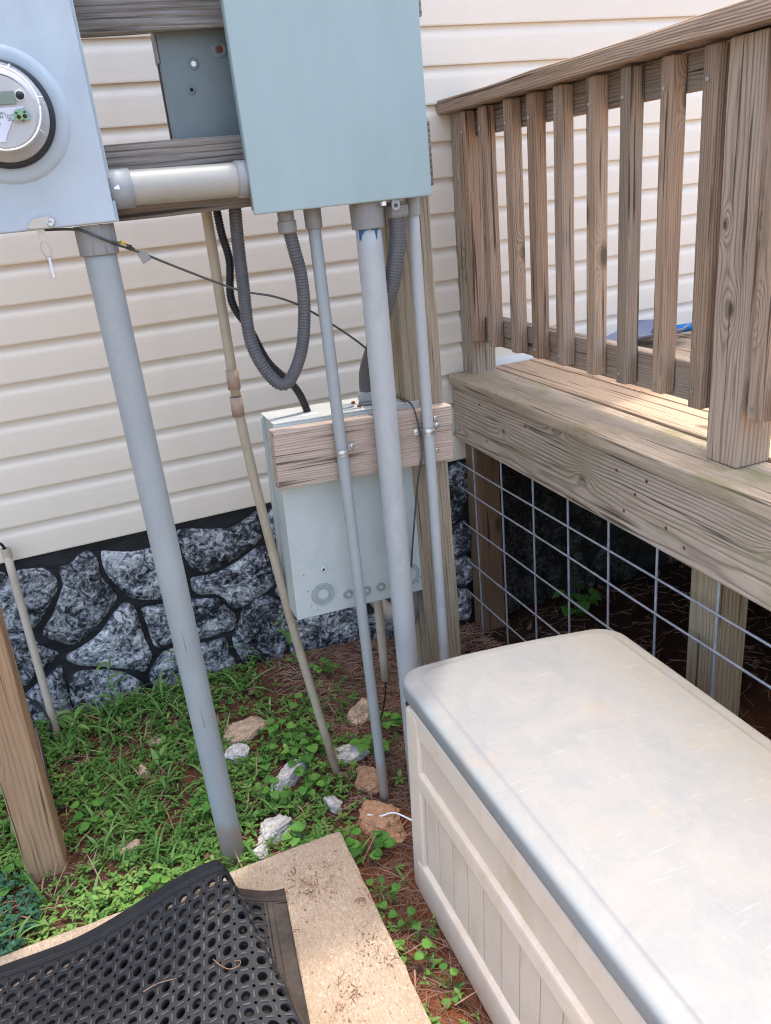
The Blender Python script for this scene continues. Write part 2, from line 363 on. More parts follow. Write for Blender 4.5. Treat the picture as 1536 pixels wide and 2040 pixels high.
MAT['violet'] = leaf_mat('violet_leaf', (.066, .215, .036), (.105, .285, .050), (.22, .41, .075), 9)
MAT['teal_weed'] = leaf_mat('bluish_leaf', (.045, .15, .085), (.075, .20, .115), (.13, .28, .16), 14)
MAT['straw'] = simple('pine_straw', (.29, .175, .12), .85, var=.5, scale=12)
MAT['dead_leaf'] = simple('dead_leaf', (.17, .085, .055), .8, var=.45, scale=10)
MAT['twig'] = simple('twig_bark', (.22, .115, .06), .9, var=.3)
MAT['debris'] = simple('soil_crumbs', (.27, .15, .085), .95, var=.45, scale=60)

# ------------------------------------------------------------------ geometry helpers
WM = {}                                                   # world matrix of every object
def link(o, parent=None, mw=None):
    COL.objects.link(o)
    mw = mw or Matrix.Identity(4)
    WM[o.name] = mw
    if parent is not None:
        o.parent = parent
        o.matrix_parent_inverse = WM[parent.name].inverted()
    o.matrix_basis = mw
    return o
def tag(o, label=None, cat=None, group=None, kind=None):
    if label: o['label'] = label
    if cat: o['category'] = cat
    if group: o['group'] = group
    if kind: o['kind'] = kind
    return o
def thing(name, loc, label, cat, group=None):
    o = D2.objects.new(name, None); o.empty_display_size = .05
    link(o, None, Matrix.Translation(Vector(loc)))
    return tag(o, label, cat, group)
def mesh(name, vs, fs, mat, smooth=False):
    me = D2.meshes.new(name); me.from_pydata([tuple(v) for v in vs], [], fs); me.update()
    if mat: me.materials.append(MAT[mat])
    if smooth: me.polygons.foreach_set('use_smooth', [True]*len(me.polygons))
    return me
def add(name, vs, fs, mat, parent=None, mw=None, smooth=False):
    return link(D2.objects.new(name, mesh(name, vs, fs, mat, smooth)), parent, mw)
def from_bm(name, bm, mat, parent=None, mw=None, smooth=False):
    me = D2.meshes.new(name); bm.normal_update(); bm.to_mesh(me); bm.free()
    if mat: me.materials.append(MAT[mat])
    if smooth: me.polygons.foreach_set('use_smooth', [True]*len(me.polygons))
    return link(D2.objects.new(name, me), parent, mw)
def bm_box(bm, x0, x1, y0, y1, z0, z1, bev=0.0, seg=1):
    vs = [bm.verts.new(c) for c in ((x0,y0,z0),(x1,y0,z0),(x1,y1,z0),(x0,y1,z0),(x0,y0,z1),(x1,y0,z1),(x1,y1,z1),(x0,y1,z1))]
    fs = [bm.faces.new([vs[i] for i in f]) for f in ((3,2,1,0),(4,5,6,7),(0,1,5,4),(1,2,6,5),(2,3,7,6),(3,0,4,7))]
    if bev:
        es = list({e for f in fs for e in f.edges})
        bmesh.ops.bevel(bm, geom=es, offset=bev, segments=seg, affect='EDGES', profile=.6)
def box(name, x0, x1, y0, y1, z0, z1, mat, parent=None, bev=.002, seg=2, mw=None):
    bm = bmesh.new(); bm_box(bm, x0, x1, y0, y1, z0, z1, bev, seg)
    return from_bm(name, bm, mat, parent, mw)
LUM = {}
def lumber(name, p0, p1, w, t, mat, parent=None, side=(0,0,1), bev=.003, rough=0.0):
    """board from p0 to p1; w is measured along side, t across; local X is the length"""
    p0 = Vector(p0); p1 = Vector(p1); L = (p1-p0).length
    ex = (p1-p0).normalized(); ez = Vector(side); ez = (ez-ex*ez.dot(ex)).normalized(); ey = ez.cross(ex)
    m = Matrix((ex, ey, ez)).transposed().to_4x4(); m.translation = (p0+p1)/2
    bm = bmesh.new(); bm_box(bm, -L/2, L/2, -t/2, t/2, -w/2, w/2, bev, 2)
    if rough:
        n = max(6, int(L/.06))
        for k in range(1, n):
            x = -L/2+L*k/n
            bmesh.ops.bisect_plane(bm, geom=bm.verts[:]+bm.edges[:]+bm.faces[:], plane_co=(x,0,0), plane_no=(1,0,0))
        o = random.random()*40
        for v in bm.verts:
            q = Vector((v.co.x*5+o, v.co.y*30, v.co.z*30))
            v.co.y += rough*noise.noise(q); v.co.z += rough*noise.noise(q+Vector((9,3,1)))
    return from_bm(name, bm, mat, parent, m)
def smooth_path(pts, n=8):
    P = [Vector(p) for p in pts]; out = []
    for i in range(len(P)-1):
        a = P[max(i-1,0)]; b = P[i]; c = P[i+1]; d = P[min(i+2,len(P)-1)]
        for k in range(n):
            t = k/n
            out.append(.5*((2*b)+(c-a)*t+(2*a-5*b+4*c-d)*t*t+(3*b-a-3*c+d)*t**3))
    out.append(P[-1]); return out
def tube_geo(pts, rad, segs=14, vs=None, fs=None, caps=True):
    vs = [] if vs is None else vs; fs = [] if fs is None else fs
    P = [Vector(p) for p in pts]; n = len(P); base = len(vs)
    t0 = (P[1]-P[0]).normalized()
    up = Vector((0,0,1)) if abs(t0.z) < .9 else Vector((1,0,0))
    nx = (up-t0*up.dot(t0)).normalized()
    for i in range(n):
        t = (P[min(i+1,n-1)]-P[max(i-1,0)]).normalized()
        nx = (nx-t*nx.dot(t)).normalized(); ny = t.cross(nx)
        r = rad(i/(n-1)) if callable(rad) else (rad[i] if isinstance(rad,(list,tuple)) else rad)
        for k in range(segs):
            a = 2*pi*k/segs; vs.append(P[i]+(nx*cos(a)+ny*sin(a))*r)
    for i in range(n-1):
        for k in range(segs):
            a = base+i*segs+k; b = base+i*segs+(k+1)%segs
            fs.append((a, b, b+segs, a+segs))
    if caps:
        fs.append(tuple(base+k for k in reversed(range(segs)))); fs.append(tuple(base+(n-1)*segs+k for k in range(segs)))
    return vs, fs
def tube(name, pts, rad, mat, parent=None, segs=18, smooth=True):
    vs, fs = tube_geo(pts, rad, segs)
    o = add(name, vs, fs, mat, parent)
    if smooth:
        for p in o.data.polygons: p.use_smooth = len(p.vertices) == 4
    return o
def subdiv(p0, p1, n): return [Vector(p0).lerp(Vector(p1), k/n) for k in range(n+1)]
def lathe_geo(prof, segs, fr, vs=None, fs=None):
    """prof: (radius, height) pairs; fr(r, a, h) -> point"""
    vs = [] if vs is None else vs; fs = [] if fs is None else fs; base = len(vs)
    for r, h in prof:
        for k in range(segs): vs.append(fr(r, 2*pi*k/segs, h))
    for i in range(len(prof)-1):
        for k in range(segs):
            a = base+i*segs+k; b = base+i*segs+(k+1)%segs
            fs.append((a, b, b+segs, a+segs))
    return vs, fs
def lathe_y(name, cx, cy, cz, prof, mat, parent=None, segs=48, smooth=True, cap=False):
    """solid of revolution about an axis along -Y (towards the viewer)"""
    vs, fs = lathe_geo(prof, segs, lambda r, a, h: (cx+r*cos(a), cy-h, cz+r*sin(a)))
    if cap: fs.append(tuple(range((len(prof)-1)*segs, len(prof)*segs)))
    return add(name, vs, fs, mat, parent, smooth=smooth and not cap)
def lathe_z(name, cx, cy, z, prof, mat, parent=None, segs=20, smooth=True):
    vs, fs = lathe_geo(prof, segs, lambda r, a, h: (cx+r*cos(a), cy+r*sin(a), z+h))
    fs.append(tuple(reversed(range(segs)))); fs.append(tuple(range((len(prof)-1)*segs, len(prof)*segs)))
    o = add(name, vs, fs, mat, parent)
    return o
def nz(x, y, z=0.0, s=1.0): return noise.noise(Vector((x*s, y*s, z*s)))
def sstep(a, b, x):
    t = min(1, max(0, (x-a)/(b-a))); return t*t*(3-2*t)

# ------------------------------------------------------------------ the setting
def gz(x, y):
    b = -.105*sstep(.35, 1.15, x)
    b -= .045*sstep(.30, .42, x)*sstep(-.85, -1.05, y)
    b -= .03*sstep(.28, .34, x)*sstep(-.93, -1.0, y)*0
    n = .010*nz(x, y, .3, 5)+.006*nz(x, y, 2.3, 14)+.0035*nz(x, y, 5.1, 40)
    return b+n*(1 if -3 < x < 4 and -4 < y < 1 else 0)
def make_ground():
    def axis(lo, hi, st, far):
        a = [-far, -far/3, -far/10, -far/30]; a = [v for v in a if v < lo-.5]
        n = int(round((hi-lo)/st)); m = [lo+st*k for k in range(n+1)]
        b = [v for v in (far/30, far/10, far/3, far) if v > hi+.5]
        return a+m+b
    xs = axis(-1.3, 2.8, .02, 240); ys = axis(-2.7, .30, .02, 240)
    vs = [(x, y, gz(x, y)) for y in ys for x in xs]; W = len(xs)
    fs = [(j*W+i, j*W+i+1, (j+1)*W+i+1, (j+1)*W+i) for j in range(len(ys)-1) for i in range(W-1)]
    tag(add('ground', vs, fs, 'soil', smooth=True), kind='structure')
make_ground()

def make_slab():
    bm = bmesh.new(); bm_box(bm, -1.6, .318, -2.9, -.942, -.07, .05, .006, 2)
    for k in range(90): 
        bmesh.ops.bisect_plane(bm, geom=bm.verts[:]+bm.edges[:]+bm.faces[:], plane_co=(-1.6+k*.0213,0,0), plane_no=(1,0,0)) if k % 2 else None
    for k in range(60):
        bmesh.ops.bisect_plane(bm, geom=bm.verts[:]+bm.edges[:]+bm.faces[:], plane_co=(0,-.95-k*.03,0), plane_no=(0,1,0)) if k < 30 else None
    for v in bm.verts:
        if v.co.z > .03:
            e = 1 if (v.co.x > .30 or v.co.y > -.96) else .3
            v.co.z += .0012*nz(v.co.x, v.co.y, 0, 30)
            v.co.x += e*.004*nz(v.co.x, v.co.y, 4, 25); v.co.y += e*.004*nz(v.co.x, v.co.y, 8, 25)
    tag(from_bm('concrete_slab', bm, 'concrete'), kind='structure')
make_slab()

# ------------------------------------------------------------------ house
S0 = .557                      # bottom of the siding
CH = .1013                     # one course
house = thing('house', (0, 0.0, 0), 'house wall of cream horizontal vinyl siding over a black and white painted stone foundation', 'house')
def siding():
    prof = [(CH+.012, -.0025), (CH, -.0030), (CH*.93, -.0034), (CH*.87, -.0048), (CH*.81, -.0078), (CH*.755, -.0112), (CH*.70, -.0134),
            (CH*.64, -.0142), (CH*.30, -.0148), (.004, -.0154), (.0, -.0146), (.0, -.004)]
    x0, x1, n = -3.4, 4.6, 40
    vs = []; fs = []
    for i in range(n+1):
        x = x0+(x1-x0)*i/n
        for h, y in prof: vs.append((x, y+.0012*nz(x, h*0, 1.7, 1.4), h))
    m = len(prof)
    for i in range(n):
        for k in range(m-1): fs.append((i*m+k, (i+1)*m+k, (i+1)*m+k+1, i*m+k+1))
    me = mesh('siding_course', vs, fs, 'siding', True)
    for i, pl in enumerate(me.polygons):
        if i % (m-1) >= m-4: pl.use_smooth = False
    for k in range(24):
        o = D2.objects.new('siding_course', me)
        link(o, house, Matrix.Translation((0, 0, S0+CH*k)))
siding()
box('wall_core', -3.4, 4.6, .001, .25, S0-.02, 3.0, 'siding', house, 0)
box('foundation', -3.4, 4.6, .004, .25, -.35, S0+.006, 'mortar', house, 0)
# the parging over the stones is lumpy
def mortar_skin():
    nx_, nzv = 220, 36; x0, x1, z0, z1 = -1.2, 2.6, -.25, S0+.012
    vs = []; fs = []
    for j in range(nzv+1):
        for i in range(nx_+1):
            x = x0+(x1-x0)*i/nx_; z = z0+(z1-z0)*j/nzv
            vs.append((x, -.004-.004*nz(x, 0, z, 9)-.003*nz(x, 3, z*2.5, 22), z))
    W = nx_+1
    for j in range(nzv):
        for i in range(nx_): fs.append((j*W+i, j*W+i+1, (j+1)*W+i+1, (j+1)*W+i))
    add('mortar', vs, fs, 'mortar', house, smooth=True)
mortar_skin()
STONES=[
 [(-0.427, 0.549), (-0.368, 0.531), (-0.348, 0.509), (-0.371, 0.483), (-0.408, 0.465), (-0.449, 0.466)],
 [(-0.378, 0.473), (-0.342, 0.503), (-0.315, 0.518), (-0.245, 0.506), (-0.223, 0.458), (-0.237, 0.421), (-0.27, 0.39), (-0.31, 0.337), (-0.344, 0.329), (-0.411, 0.347), (-0.451, 0.374), (-0.422, 0.446)],
 [(-0.208, 0.497), (-0.177, 0.492), (-0.152, 0.518), (-0.112, 0.532), (-0.096, 0.492), (-0.106, 0.436), (-0.087, 0.407), (-0.071, 0.358), (-0.1, 0.327), (-0.151, 0.282), (-0.2, 0.248), (-0.228, 0.235), (-0.257, 0.261), (-0.303, 0.294), (-0.286, 0.323), (-0.248, 0.36), (-0.225, 0.4), (-0.205, 0.435)],
 [(-0.076, 0.522), (-0.035, 0.504), (0.008, 0.49), (0.074, 0.488), (0.118, 0.47), (0.12, 0.397), (0.087, 0.314), (0.016, 0.331), (-0.03, 0.351), (-0.053, 0.398), (-0.074, 0.439), (-0.081, 0.476)],
 [(-0.056, 0.331), (-0.033, 0.321), (-0.024, 0.292), (-0.024, 0.192), (-0.008, 0.129), (-0.042, 0.076), (-0.085, 0.104), (-0.162, 0.142), (-0.224, 0.163), (-0.256, 0.191), (-0.248, 0.208), (-0.195, 0.222), (-0.138, 0.247), (-0.102, 0.291)],
 [(-0.003, 0.302), (0.077, 0.289), (0.165, 0.278), (0.232, 0.266), (0.248, 0.233), (0.277, 0.192), (0.275, 0.165), (0.261, 0.138), (0.217, 0.141), (0.168, 0.139), (0.078, 0.157), (0.013, 0.148), (0.008, 0.191), (0.006, 0.238)],
 [(0.154, 0.534), (0.197, 0.526), (0.26, 0.503), (0.308, 0.492), (0.363, 0.514), (0.407, 0.537), (0.411, 0.53), (0.402, 0.477), (0.41, 0.443), (0.393, 0.429), (0.329, 0.401), (0.267, 0.382), (0.211, 0.373), (0.189, 0.387), (0.169, 0.412), (0.16, 0.457)],
 [(0.166, 0.363), (0.233, 0.353), (0.301, 0.363), (0.333, 0.378), (0.391, 0.413), (0.432, 0.388), (0.458, 0.333), (0.485, 0.309), (0.446, 0.281), (0.403, 0.253), (0.338, 0.23), (0.313, 0.214), (0.286, 0.212), (0.271, 0.232), (0.262, 0.264), (0.236, 0.288), (0.183, 0.296), (0.165, 0.316)],
 [(0.392, 0.229), (0.429, 0.197), (0.463, 0.149), (0.453, 0.081), (0.426, 0.009), (0.405, -0.043), (0.316, -0.023), (0.282, 0.007), (0.263, 0.071), (0.259, 0.103), (0.283, 0.143), (0.306, 0.192), (0.345, 0.222)],
 [(-0.02, 0.074), (0.027, 0.122), (0.078, 0.129), (0.171, 0.112), (0.228, 0.119), (0.234, 0.094), (0.228, 0.057), (0.247, 0.02), (0.243, -0.033), (0.154, -0.049), (0.046, -0.036), (-0.006, -0.014), (-0.028, 0.034)],
 [(0.425, 0.241), (0.449, 0.259), (0.487, 0.215), (0.494, 0.152), (0.476, 0.184), (0.45, 0.201)],
 [(0.451, 0.529), (0.495, 0.525), (0.572, 0.507), (0.566, 0.411), (0.514, 0.376), (0.468, 0.397), (0.428, 0.43), (0.447, 0.482)],
 [(-0.263, 0.123), (-0.225, 0.136), (-0.167, 0.119), (-0.109, 0.092), (-0.066, 0.042), (-0.048, -0.004), (-0.099, -0.066), (-0.204, -0.047), (-0.257, -0.034), (-0.272, 0.041)],
 [(-0.415, 0.331), (-0.356, 0.317), (-0.314, 0.252), (-0.273, 0.222), (-0.318, 0.195), (-0.396, 0.141), (-0.425, 0.18), (-0.486, 0.207), (-0.458, 0.33)],
 [(-0.399, 0.107), (-0.325, 0.145), (-0.278, 0.177), (-0.283, 0.125), (-0.29, 0.057), (-0.286, -0.011), (-0.349, -0.06), (-0.404, -0.013), (-0.415, 0.044)],
 [(-0.5, 0.188), (-0.43, 0.16), (-0.406, 0.111), (-0.422, 0.046), (-0.481, -0.036), (-0.553, -0.008)],
 [(0.468, 0.116), (0.57, 0.105), (0.705, 0.099), (0.699, -0.011), (0.67, -0.082), (0.506, -0.091), (0.437, -0.057)],
 [(0.73, 0.05), (0.849, 0.031), (0.963, 0.007), (0.985, -0.075), (0.952, -0.174), (0.726, -0.1), (0.714, -0.022)],
 [(0.52, 0.389), (0.685, 0.43), (0.826, 0.376), (0.829, 0.22), (0.723, 0.13), (0.503, 0.145), (0.483, 0.277)],
 [(0.738, 0.563), (1.014, 0.556), (1.059, 0.395), (0.901, 0.367), (0.705, 0.444)],
 [(0.871, 0.346), (1.076, 0.353), (1.094, 0.188), (1.03, 0.019), (0.871, 0.055), (0.759, 0.109), (0.848, 0.215)],
 [(0.561, 0.551), (0.708, 0.543), (0.689, 0.457), (0.532, 0.413), (0.517, 0.49)],
 [(1.108, 0.536), (1.147, 0.537), (1.176, 0.531), (1.17, 0.438), (1.132, 0.351), (1.107, 0.318), (1.072, 0.317), (1.082, 0.505)],
 [(1.086, 0.294), (1.147, 0.318), (1.175, 0.272), (1.165, 0.194), (1.113, 0.178), (1.073, 0.193)],
 [(1.077, 0.172), (1.148, 0.173), (1.167, 0.143), (1.162, 0.071), (1.135, 0.058), (1.07, 0.087)],
 [(1.064, 0.063), (1.142, 0.035), (1.158, -0.001), (1.142, -0.088), (1.055, -0.056)],
 [(1.191, 0.528), (1.324, 0.499), (1.383, 0.414), (1.375, 0.342), (1.327, 0.315), (1.255, 0.336), (1.186, 0.377)],
 [(1.187, 0.308), (1.264, 0.319), (1.357, 0.295), (1.447, 0.264), (1.502, 0.189), (1.469, 0.113), (1.403, 0.086), (1.327, 0.085), (1.263, 0.091), (1.192, 0.136)],
 [(1.39, 0.323), (1.455, 0.362), (1.551, 0.31), (1.559, 0.237), (1.506, 0.215), (1.463, 0.268)],
 [(1.527, 0.182), (1.628, 0.207), (1.711, 0.114), (1.695, 0.066), (1.627, 0.073), (1.57, 0.064), (1.517, 0.109)],
 [(1.185, 0.096), (1.284, 0.073), (1.348, 0.073), (1.391, 0.042), (1.439, -0.018), (1.481, -0.101), (1.441, -0.151), (1.318, -0.131), (1.179, -0.083)],
 [(1.411, 0.055), (1.47, 0.095), (1.523, 0.096), (1.546, 0.039), (1.557, -0.068), (1.521, -0.153), (1.482, -0.08), (1.45, -0.015)],
 [(1.578, 0.055), (1.639, 0.064), (1.672, 0.022), (1.703, -0.081), (1.697, -0.228), (1.59, -0.196), (1.58, -0.025)],
 [(1.691, -0.011), (1.755, 0.06), (1.836, 0.066), (1.907, -0.031), (1.904, -0.144), (1.757, -0.131), (1.709, -0.06)],
 [(1.574, 0.345), (1.668, 0.308), (1.742, 0.171), (1.714, 0.135), (1.628, 0.22)],
]

def stone(poly, parent, idx, mat='stone'):
    P = [Vector((x, z)) for x, z in poly]
    # round off the outline, then roughen it
    Q = []
    n = len(P)
    for i in range(n):
        a, b = P[i], P[(i+1) % n]; k = max(2, int((b-a).length/.010))
        for j in range(k): Q.append(a.lerp(b, j/k))
    for it in range(2):
        Q = [(Q[i-1]+Q[i]*2+Q[(i+1) % len(Q)])/4 for i in range(len(Q))]
    cen = sum(Q, Vector((0, 0)))/len(Q)
    Q = [q+(q-cen).normalized()*(.0075+.0022*nz(q.x, q.y, idx*.7, 60)) for q in Q]
    inner = [0, .0045, .010, .02, .035]
    def inside_dist(p):
        return min((p-q).length for q in Q)
    bm = bmesh.new()
    # rings shrinking to the centre
    R = 9; rings = []
    for r in range(R):
        t = r/(R-1)
        sc = 1-t*.97
        ring = []
        for q in Q:
            p = cen+(q-cen)*sc
            if r == 0: y = .004
            elif r == 1: p = cen+(q-cen)*.985; y = -.008
            else:
                p = cen+(q-cen)*(.985-.955*((r-1)/(R-2)))
                d = inside_dist(p)
                y = -.010-.012*min(1, d/.02)-.0085*nz(p.x, p.y, idx, 26)-.006*nz(p.x, p.y, idx+5, 60)
            ring.append(bm.verts.new((p.x, y, p.y)))
        rings.append(ring)
    N = len(Q)
    for r in range(R-1):
        for k in range(N):
            bm.faces.new((rings[r][k], rings[r][(k+1) % N], rings[r+1][(k+1) % N], rings[r+1][k]))
    bm.faces.new(rings[-1])
    bmesh.ops.recalc_face_normals(bm, faces=bm.faces[:])
    if sum(f.normal.y*f.calc_area() for f in bm.faces) > 0: bmesh.ops.reverse_faces(bm, faces=bm.faces[:])
    from_bm('stone', bm, mat, parent, smooth=False)
fnd = D2.objects['foundation']
for i, s in enumerate(STONES): stone(s, fnd, i, 'stone_shaded' if i >= 26 else 'stone')
def filler(x0, x1, z0, z1, nx_, nr, seed, mat):
    """more of the same stones beyond the ones in the picture, on a jittered lattice"""
    R = random.Random(seed); L = {}
    for j in range(nr+1):
        for i in range(nx_+1):
            L[i, j] = (x0+(x1-x0)*(i+.35*(j % 2))/nx_+R.uniform(-.035, .035), z0+(z1-z0)*j/nr+(R.uniform(-.03, .03) if 0 < j < nr else R.uniform(-.02, 0)))
    for j in range(nr):
        for i in range(nx_):
            c = [L[i, j], L[i+1, j], L[i+1, j+1], L[i, j+1]]
            pl = []
            for k in range(4):
                a_, b_ = c[k], c[(k+1) % 4]
                for t in (.12, .5, .88):
                    pl.append((a_[0]+(b_[0]-a_[0])*t+R.uniform(-.010, .010), a_[1]+(b_[1]-a_[1])*t+R.uniform(-.010, .010)))
            mx = sum(p[0] for p in pl)/12; mz = sum(p[1] for p in pl)/12
            pl = [(mx+(x-mx)*.86, mz+(z-mz)*.84) for x, z in pl]
            stone(pl, fnd, seed+i*7+j*13, mat)
filler(-2.3, -.64, -.13, .50, 9, 4, 300, 'stone')
filler(2.02, 3.6, -.20, .50, 8, 4, 500, 'stone_shaded')
# eave, out of the picture: it shades the wall and the ground in front of it
box('soffit', -3.4, 4.6, -.30, .25, 2.86, 2.875, 'soffit', house, .002)
box('fascia', -3.4, 4.6, -.325, -.302, 2.84, 3.02, 'trim_white', house, .002)
add('roof', [(-3.5,-.36,3.0),(4.7,-.36,3.0),(4.7,2.4,4.1),(-3.5,2.4,4.1),(-3.5,-.36,3.04),(4.7,-.36,3.04),(4.7,2.4,4.14),(-3.5,2.4,4.14)],
    [(0,1,2,3),(7,6,5,4),(0,4,5,1),(1,5,6,2),(2,6,7,3),(3,7,4,0)], 'roofing', house)
box('flashing', 1.29, 4.2, -.024, -.0165, .80, .886, 'trim_white', house, .001)

# ------------------------------------------------------------------ deck
DZ = .868
deck = thing('wooden_deck', (1.6, -1.0, DZ), 'weathered brown wooden deck with baluster railing built against the house wall', 'deck')
lumber('deck_board', (1.192, -.03, DZ-.019), (1.160, -3.4, DZ-.034), .163, .034, 'edge_wood', deck, (1,0,0), .006, .0015)
for k in range(20):
    x = 1.346+k*.1445
    lumber('deck_board', (x, -.03, DZ-.016+.001*(k % 2)), (x-.004, -3.4, DZ-.018), .139, .026, 'deck_wood', deck, (1,0,0), .004)
lumber('rim_joist', (1.143, -.03, .738), (1.118, -3.38, .722), .192, .038, 'rim_wood', deck, (0,0,1), .004, .0015)
lumber('end_joist', (1.15, -3.36, .735), (4.2, -3.36, .735), .19, .038, 'rim_wood', deck, (0,0,1), .004)
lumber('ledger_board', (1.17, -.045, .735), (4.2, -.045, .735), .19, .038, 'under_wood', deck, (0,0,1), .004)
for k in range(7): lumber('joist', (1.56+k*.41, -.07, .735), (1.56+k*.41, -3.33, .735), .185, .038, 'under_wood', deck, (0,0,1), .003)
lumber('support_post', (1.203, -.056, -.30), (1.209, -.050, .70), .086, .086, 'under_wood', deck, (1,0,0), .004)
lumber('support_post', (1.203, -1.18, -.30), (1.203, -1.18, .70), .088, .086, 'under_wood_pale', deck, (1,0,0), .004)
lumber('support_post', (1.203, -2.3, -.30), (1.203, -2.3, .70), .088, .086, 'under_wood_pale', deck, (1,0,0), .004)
for yy, nm in ((-.052, 0), (-1.183, 1), (-2.33, 2)):
    lumber('railing_post', (1.222-.003*(nm == 0), yy+.012*(nm == 0), DZ-.006), (1.222, yy-.012*(nm == 0), 1.643), .087, .086, 'knotty_post_wood' if nm == 1 else 'post_wood', deck, (1,0,0), .004, .001)
lumber('handrail_cap', (1.212, .012, 1.6605), (1.200, -3.4, 1.678), .142, .037, 'rail_wood', deck, (1,0,0), .006, .003)
for a, b in ((-.100, -1.137), (-1.229, -2.285), (-2.376, -3.38)):
    lumber('top_rail', (1.225, a, 1.606), (1.225, b, 1.608), .068, .036, 'rail_wood', deck, (0,0,1), .003)
    lumber('bottom_rail', (1.225, a, 1.010), (1.225, b, 1.006), .084, .036, 'rail_wood', deck, (0,0,1), .003)
BAL = [-.1165, -.229, -.369, -.485, -.606, -.741, -.861, -.988, -1.106, -1.269, -1.395, -1.52, -1.645, -1.77, -1.895, -2.02, -2.145, -2.42, -2.545, -2.67, -2.795, -2.92, -3.045, -3.17, -3.295]
for k, y in enumerate(BAL):
    dz = .005*nz(k*1.7, .3, 0, 1); j = .003*nz(k*2.1, 5.3, 0, 1)
    o = lumber('baluster', (1.187, y, .976+dz-(.012 if k == 8 else 0)), (1.187, y+j, 1.640), .036, .0355, 'rail_wood', deck, (1,0,0), .004, .0006)
    for z in (1.0+dz, 1.585):
        vs, fs = tube_geo([(1.169, y+.004, z), (1.1665, y+.004, z)], .0038, 8)
        add('screw', vs, fs, 'zinc', o)
lumber('support_post', (1.203, -3.3, -.30), (1.203, -3.3, .70), .088, .086, 'under_wood_pale', deck, (1,0,0), .004)
lumber('side_joist', (4.18, -.07, .735), (4.18, -3.33, .735), .19, .038, 'rim_wood', deck, (0,0,1), .004)
for k in range(26): lumber('light_block_board', (4.215, -.10-k*.13, -.2), (4.215, -.10-k*.13, .80), .125, .02, 'under_wood', deck, (0,1,0), .002)  # unseen boards added to keep side light out from under the deck
rim = D2.objects['rim_joist']
for y, z in ((-.22, .80), (-.26, .69), (-.50, .795), (-.92, .785), (-.99, .745), (-1.03, .79), (-.95, .69), (-1.10, .70), (-1.16, .675), (-1.42, .78), (-1.45, .69)):
    x = 1.143+.0073*y*1.0-.0192
    vs, fs = tube_geo([(x+.004, y, z), (x-.0006, y, z)], .0042, 8)
    add('nail', vs, fs, 'rust', rim)
# wire mesh skirting under the deck
grid = thing('wire_fence', (1.142, -.6, -.1), 'galvanized wire grid closing the gap under the deck', 'wire fence')
YW = [-2.04, -2.24, -2.44, -2.64, -2.84, -3.04, -3.24, -.122, -.312, -.500, -.680, -.862, -1.047, -1.243, -1.44, -1.64, -1.84]
for k, y in enumerate(YW):
    tube('upright_wire', subdiv((1.139, y, .72), (1.139+.004*nz(k, 2, 0, 3), y+.012*nz(k, 7, 0, 2.1), gz(1.14, y)-.02), 6), .0033, 'galv', grid, 8)
for k, z in enumerate((.548, .455, .322, .178, .045)):
    pts = [(1.1335, -.008-.25*i, z+.003*nz(i, k, 0, 1.3)) for i in range(14)]
    tube('level_wire', smooth_path(pts, 3), .0030, 'galv', grid, 8)

# things lying on the deck
sh = thing('shovel', (1.85, -.1, DZ), 'grey shovel with a blue handle lying on the deck behind the balusters', 'shovel')
vs = []; fs = []
nx_, ny_ = 8, 8
for j in range(ny_+1):
    for i in range(nx_+1):
        u = i/nx_; v = j/ny_-.5
        wdt = .15*(1-.15*u) if u < .75 else .15*(.89-1.9*(u-.75))
        vs.append((1.70+.24*u, -.06-.10*u+v*2*wdt*.9, DZ+.012+.035*(2*abs(v))**2.2+.02*u))
for j in range(ny_):
    for i in range(nx_): fs.append((j*9+i, j*9+i+1, (j+1)*9+i+1, (j+1)*9+i))
o = add('blade', vs, fs, 'grey_plastic', sh, smooth=True)
md = o.modifiers.new('solid', 'SOLIDIFY'); md.thickness = .004
tube('handle', subdiv((1.90, -.135, DZ+.032), (2.85, -.14, DZ+.020), 4), .0145, 'blue_metal', sh, 14)
tube('socket', subdiv((1.86, -.135, DZ+.034), (1.93, -.1355, DZ+.032), 3), .017, 'grey_plastic', sh, 14)

# added pale concrete sheet behind the viewer that bounces light onto the wall
def make_bounce_sheet():
    vs = []; fs = []; nx_, ny_ = 24, 14
    for j in range(ny_+1):
        for i in range(nx_+1):
            vs.append((-12+24*i/nx_, -2.95-13*j/ny_, .035))
    W = nx_+1
    for j in range(ny_):
        for i in range(nx_): fs.append((j*W+i, (j+1)*W+i, (j+1)*W+i+1, j*W+i+1))
    o = add('bounce_sheet', [(x, y, z) for x, y, z in vs], [tuple(reversed(f)) for f in fs], 'concrete'); tag(o, kind='structure')
make_bounce_sheet()

# ------------------------------------------------------------------ equipment rack
rack = thing('equipment_rack', (.2, -.72, 0), 'weathered wooden rack of two posts and three crossbars carrying the electrical boxes', 'rack')
lumber('post', (.6985, -.733, -.25), (.6975, -.733, 2.40), .094, .088, 'green_wood', rack, (1,0,0), .004, .002)
o = lumber('post', (-.366, -.650, -.2), (-.275, -.733, 2.02), .086, .088, 'tan_wood', rack, (1,0,0), .005, .002)
tag(o, 'tan post standing in the weeds, leaning a little to the right')
lumber('crossbar', (-.42, -.796, 1.807), (.740, -.796, 1.820), .140, .038, 'grey_wood', rack, (0,0,1), .004, .0025)
lumber('crossbar', (-.42, -.796, 1.510), (.741, -.796, 1.514), .124, .038, 'grey_wood', rack, (0,0,1), .004, .0025)
o = lumber('crossbar', (.329, -.796, .946), (.744, -.796, .928), .128, .038, 'pink_wood', rack, (0,0,1), .003, .001)
tag(o, 'lighter low crossbar in front of the breaker panel')
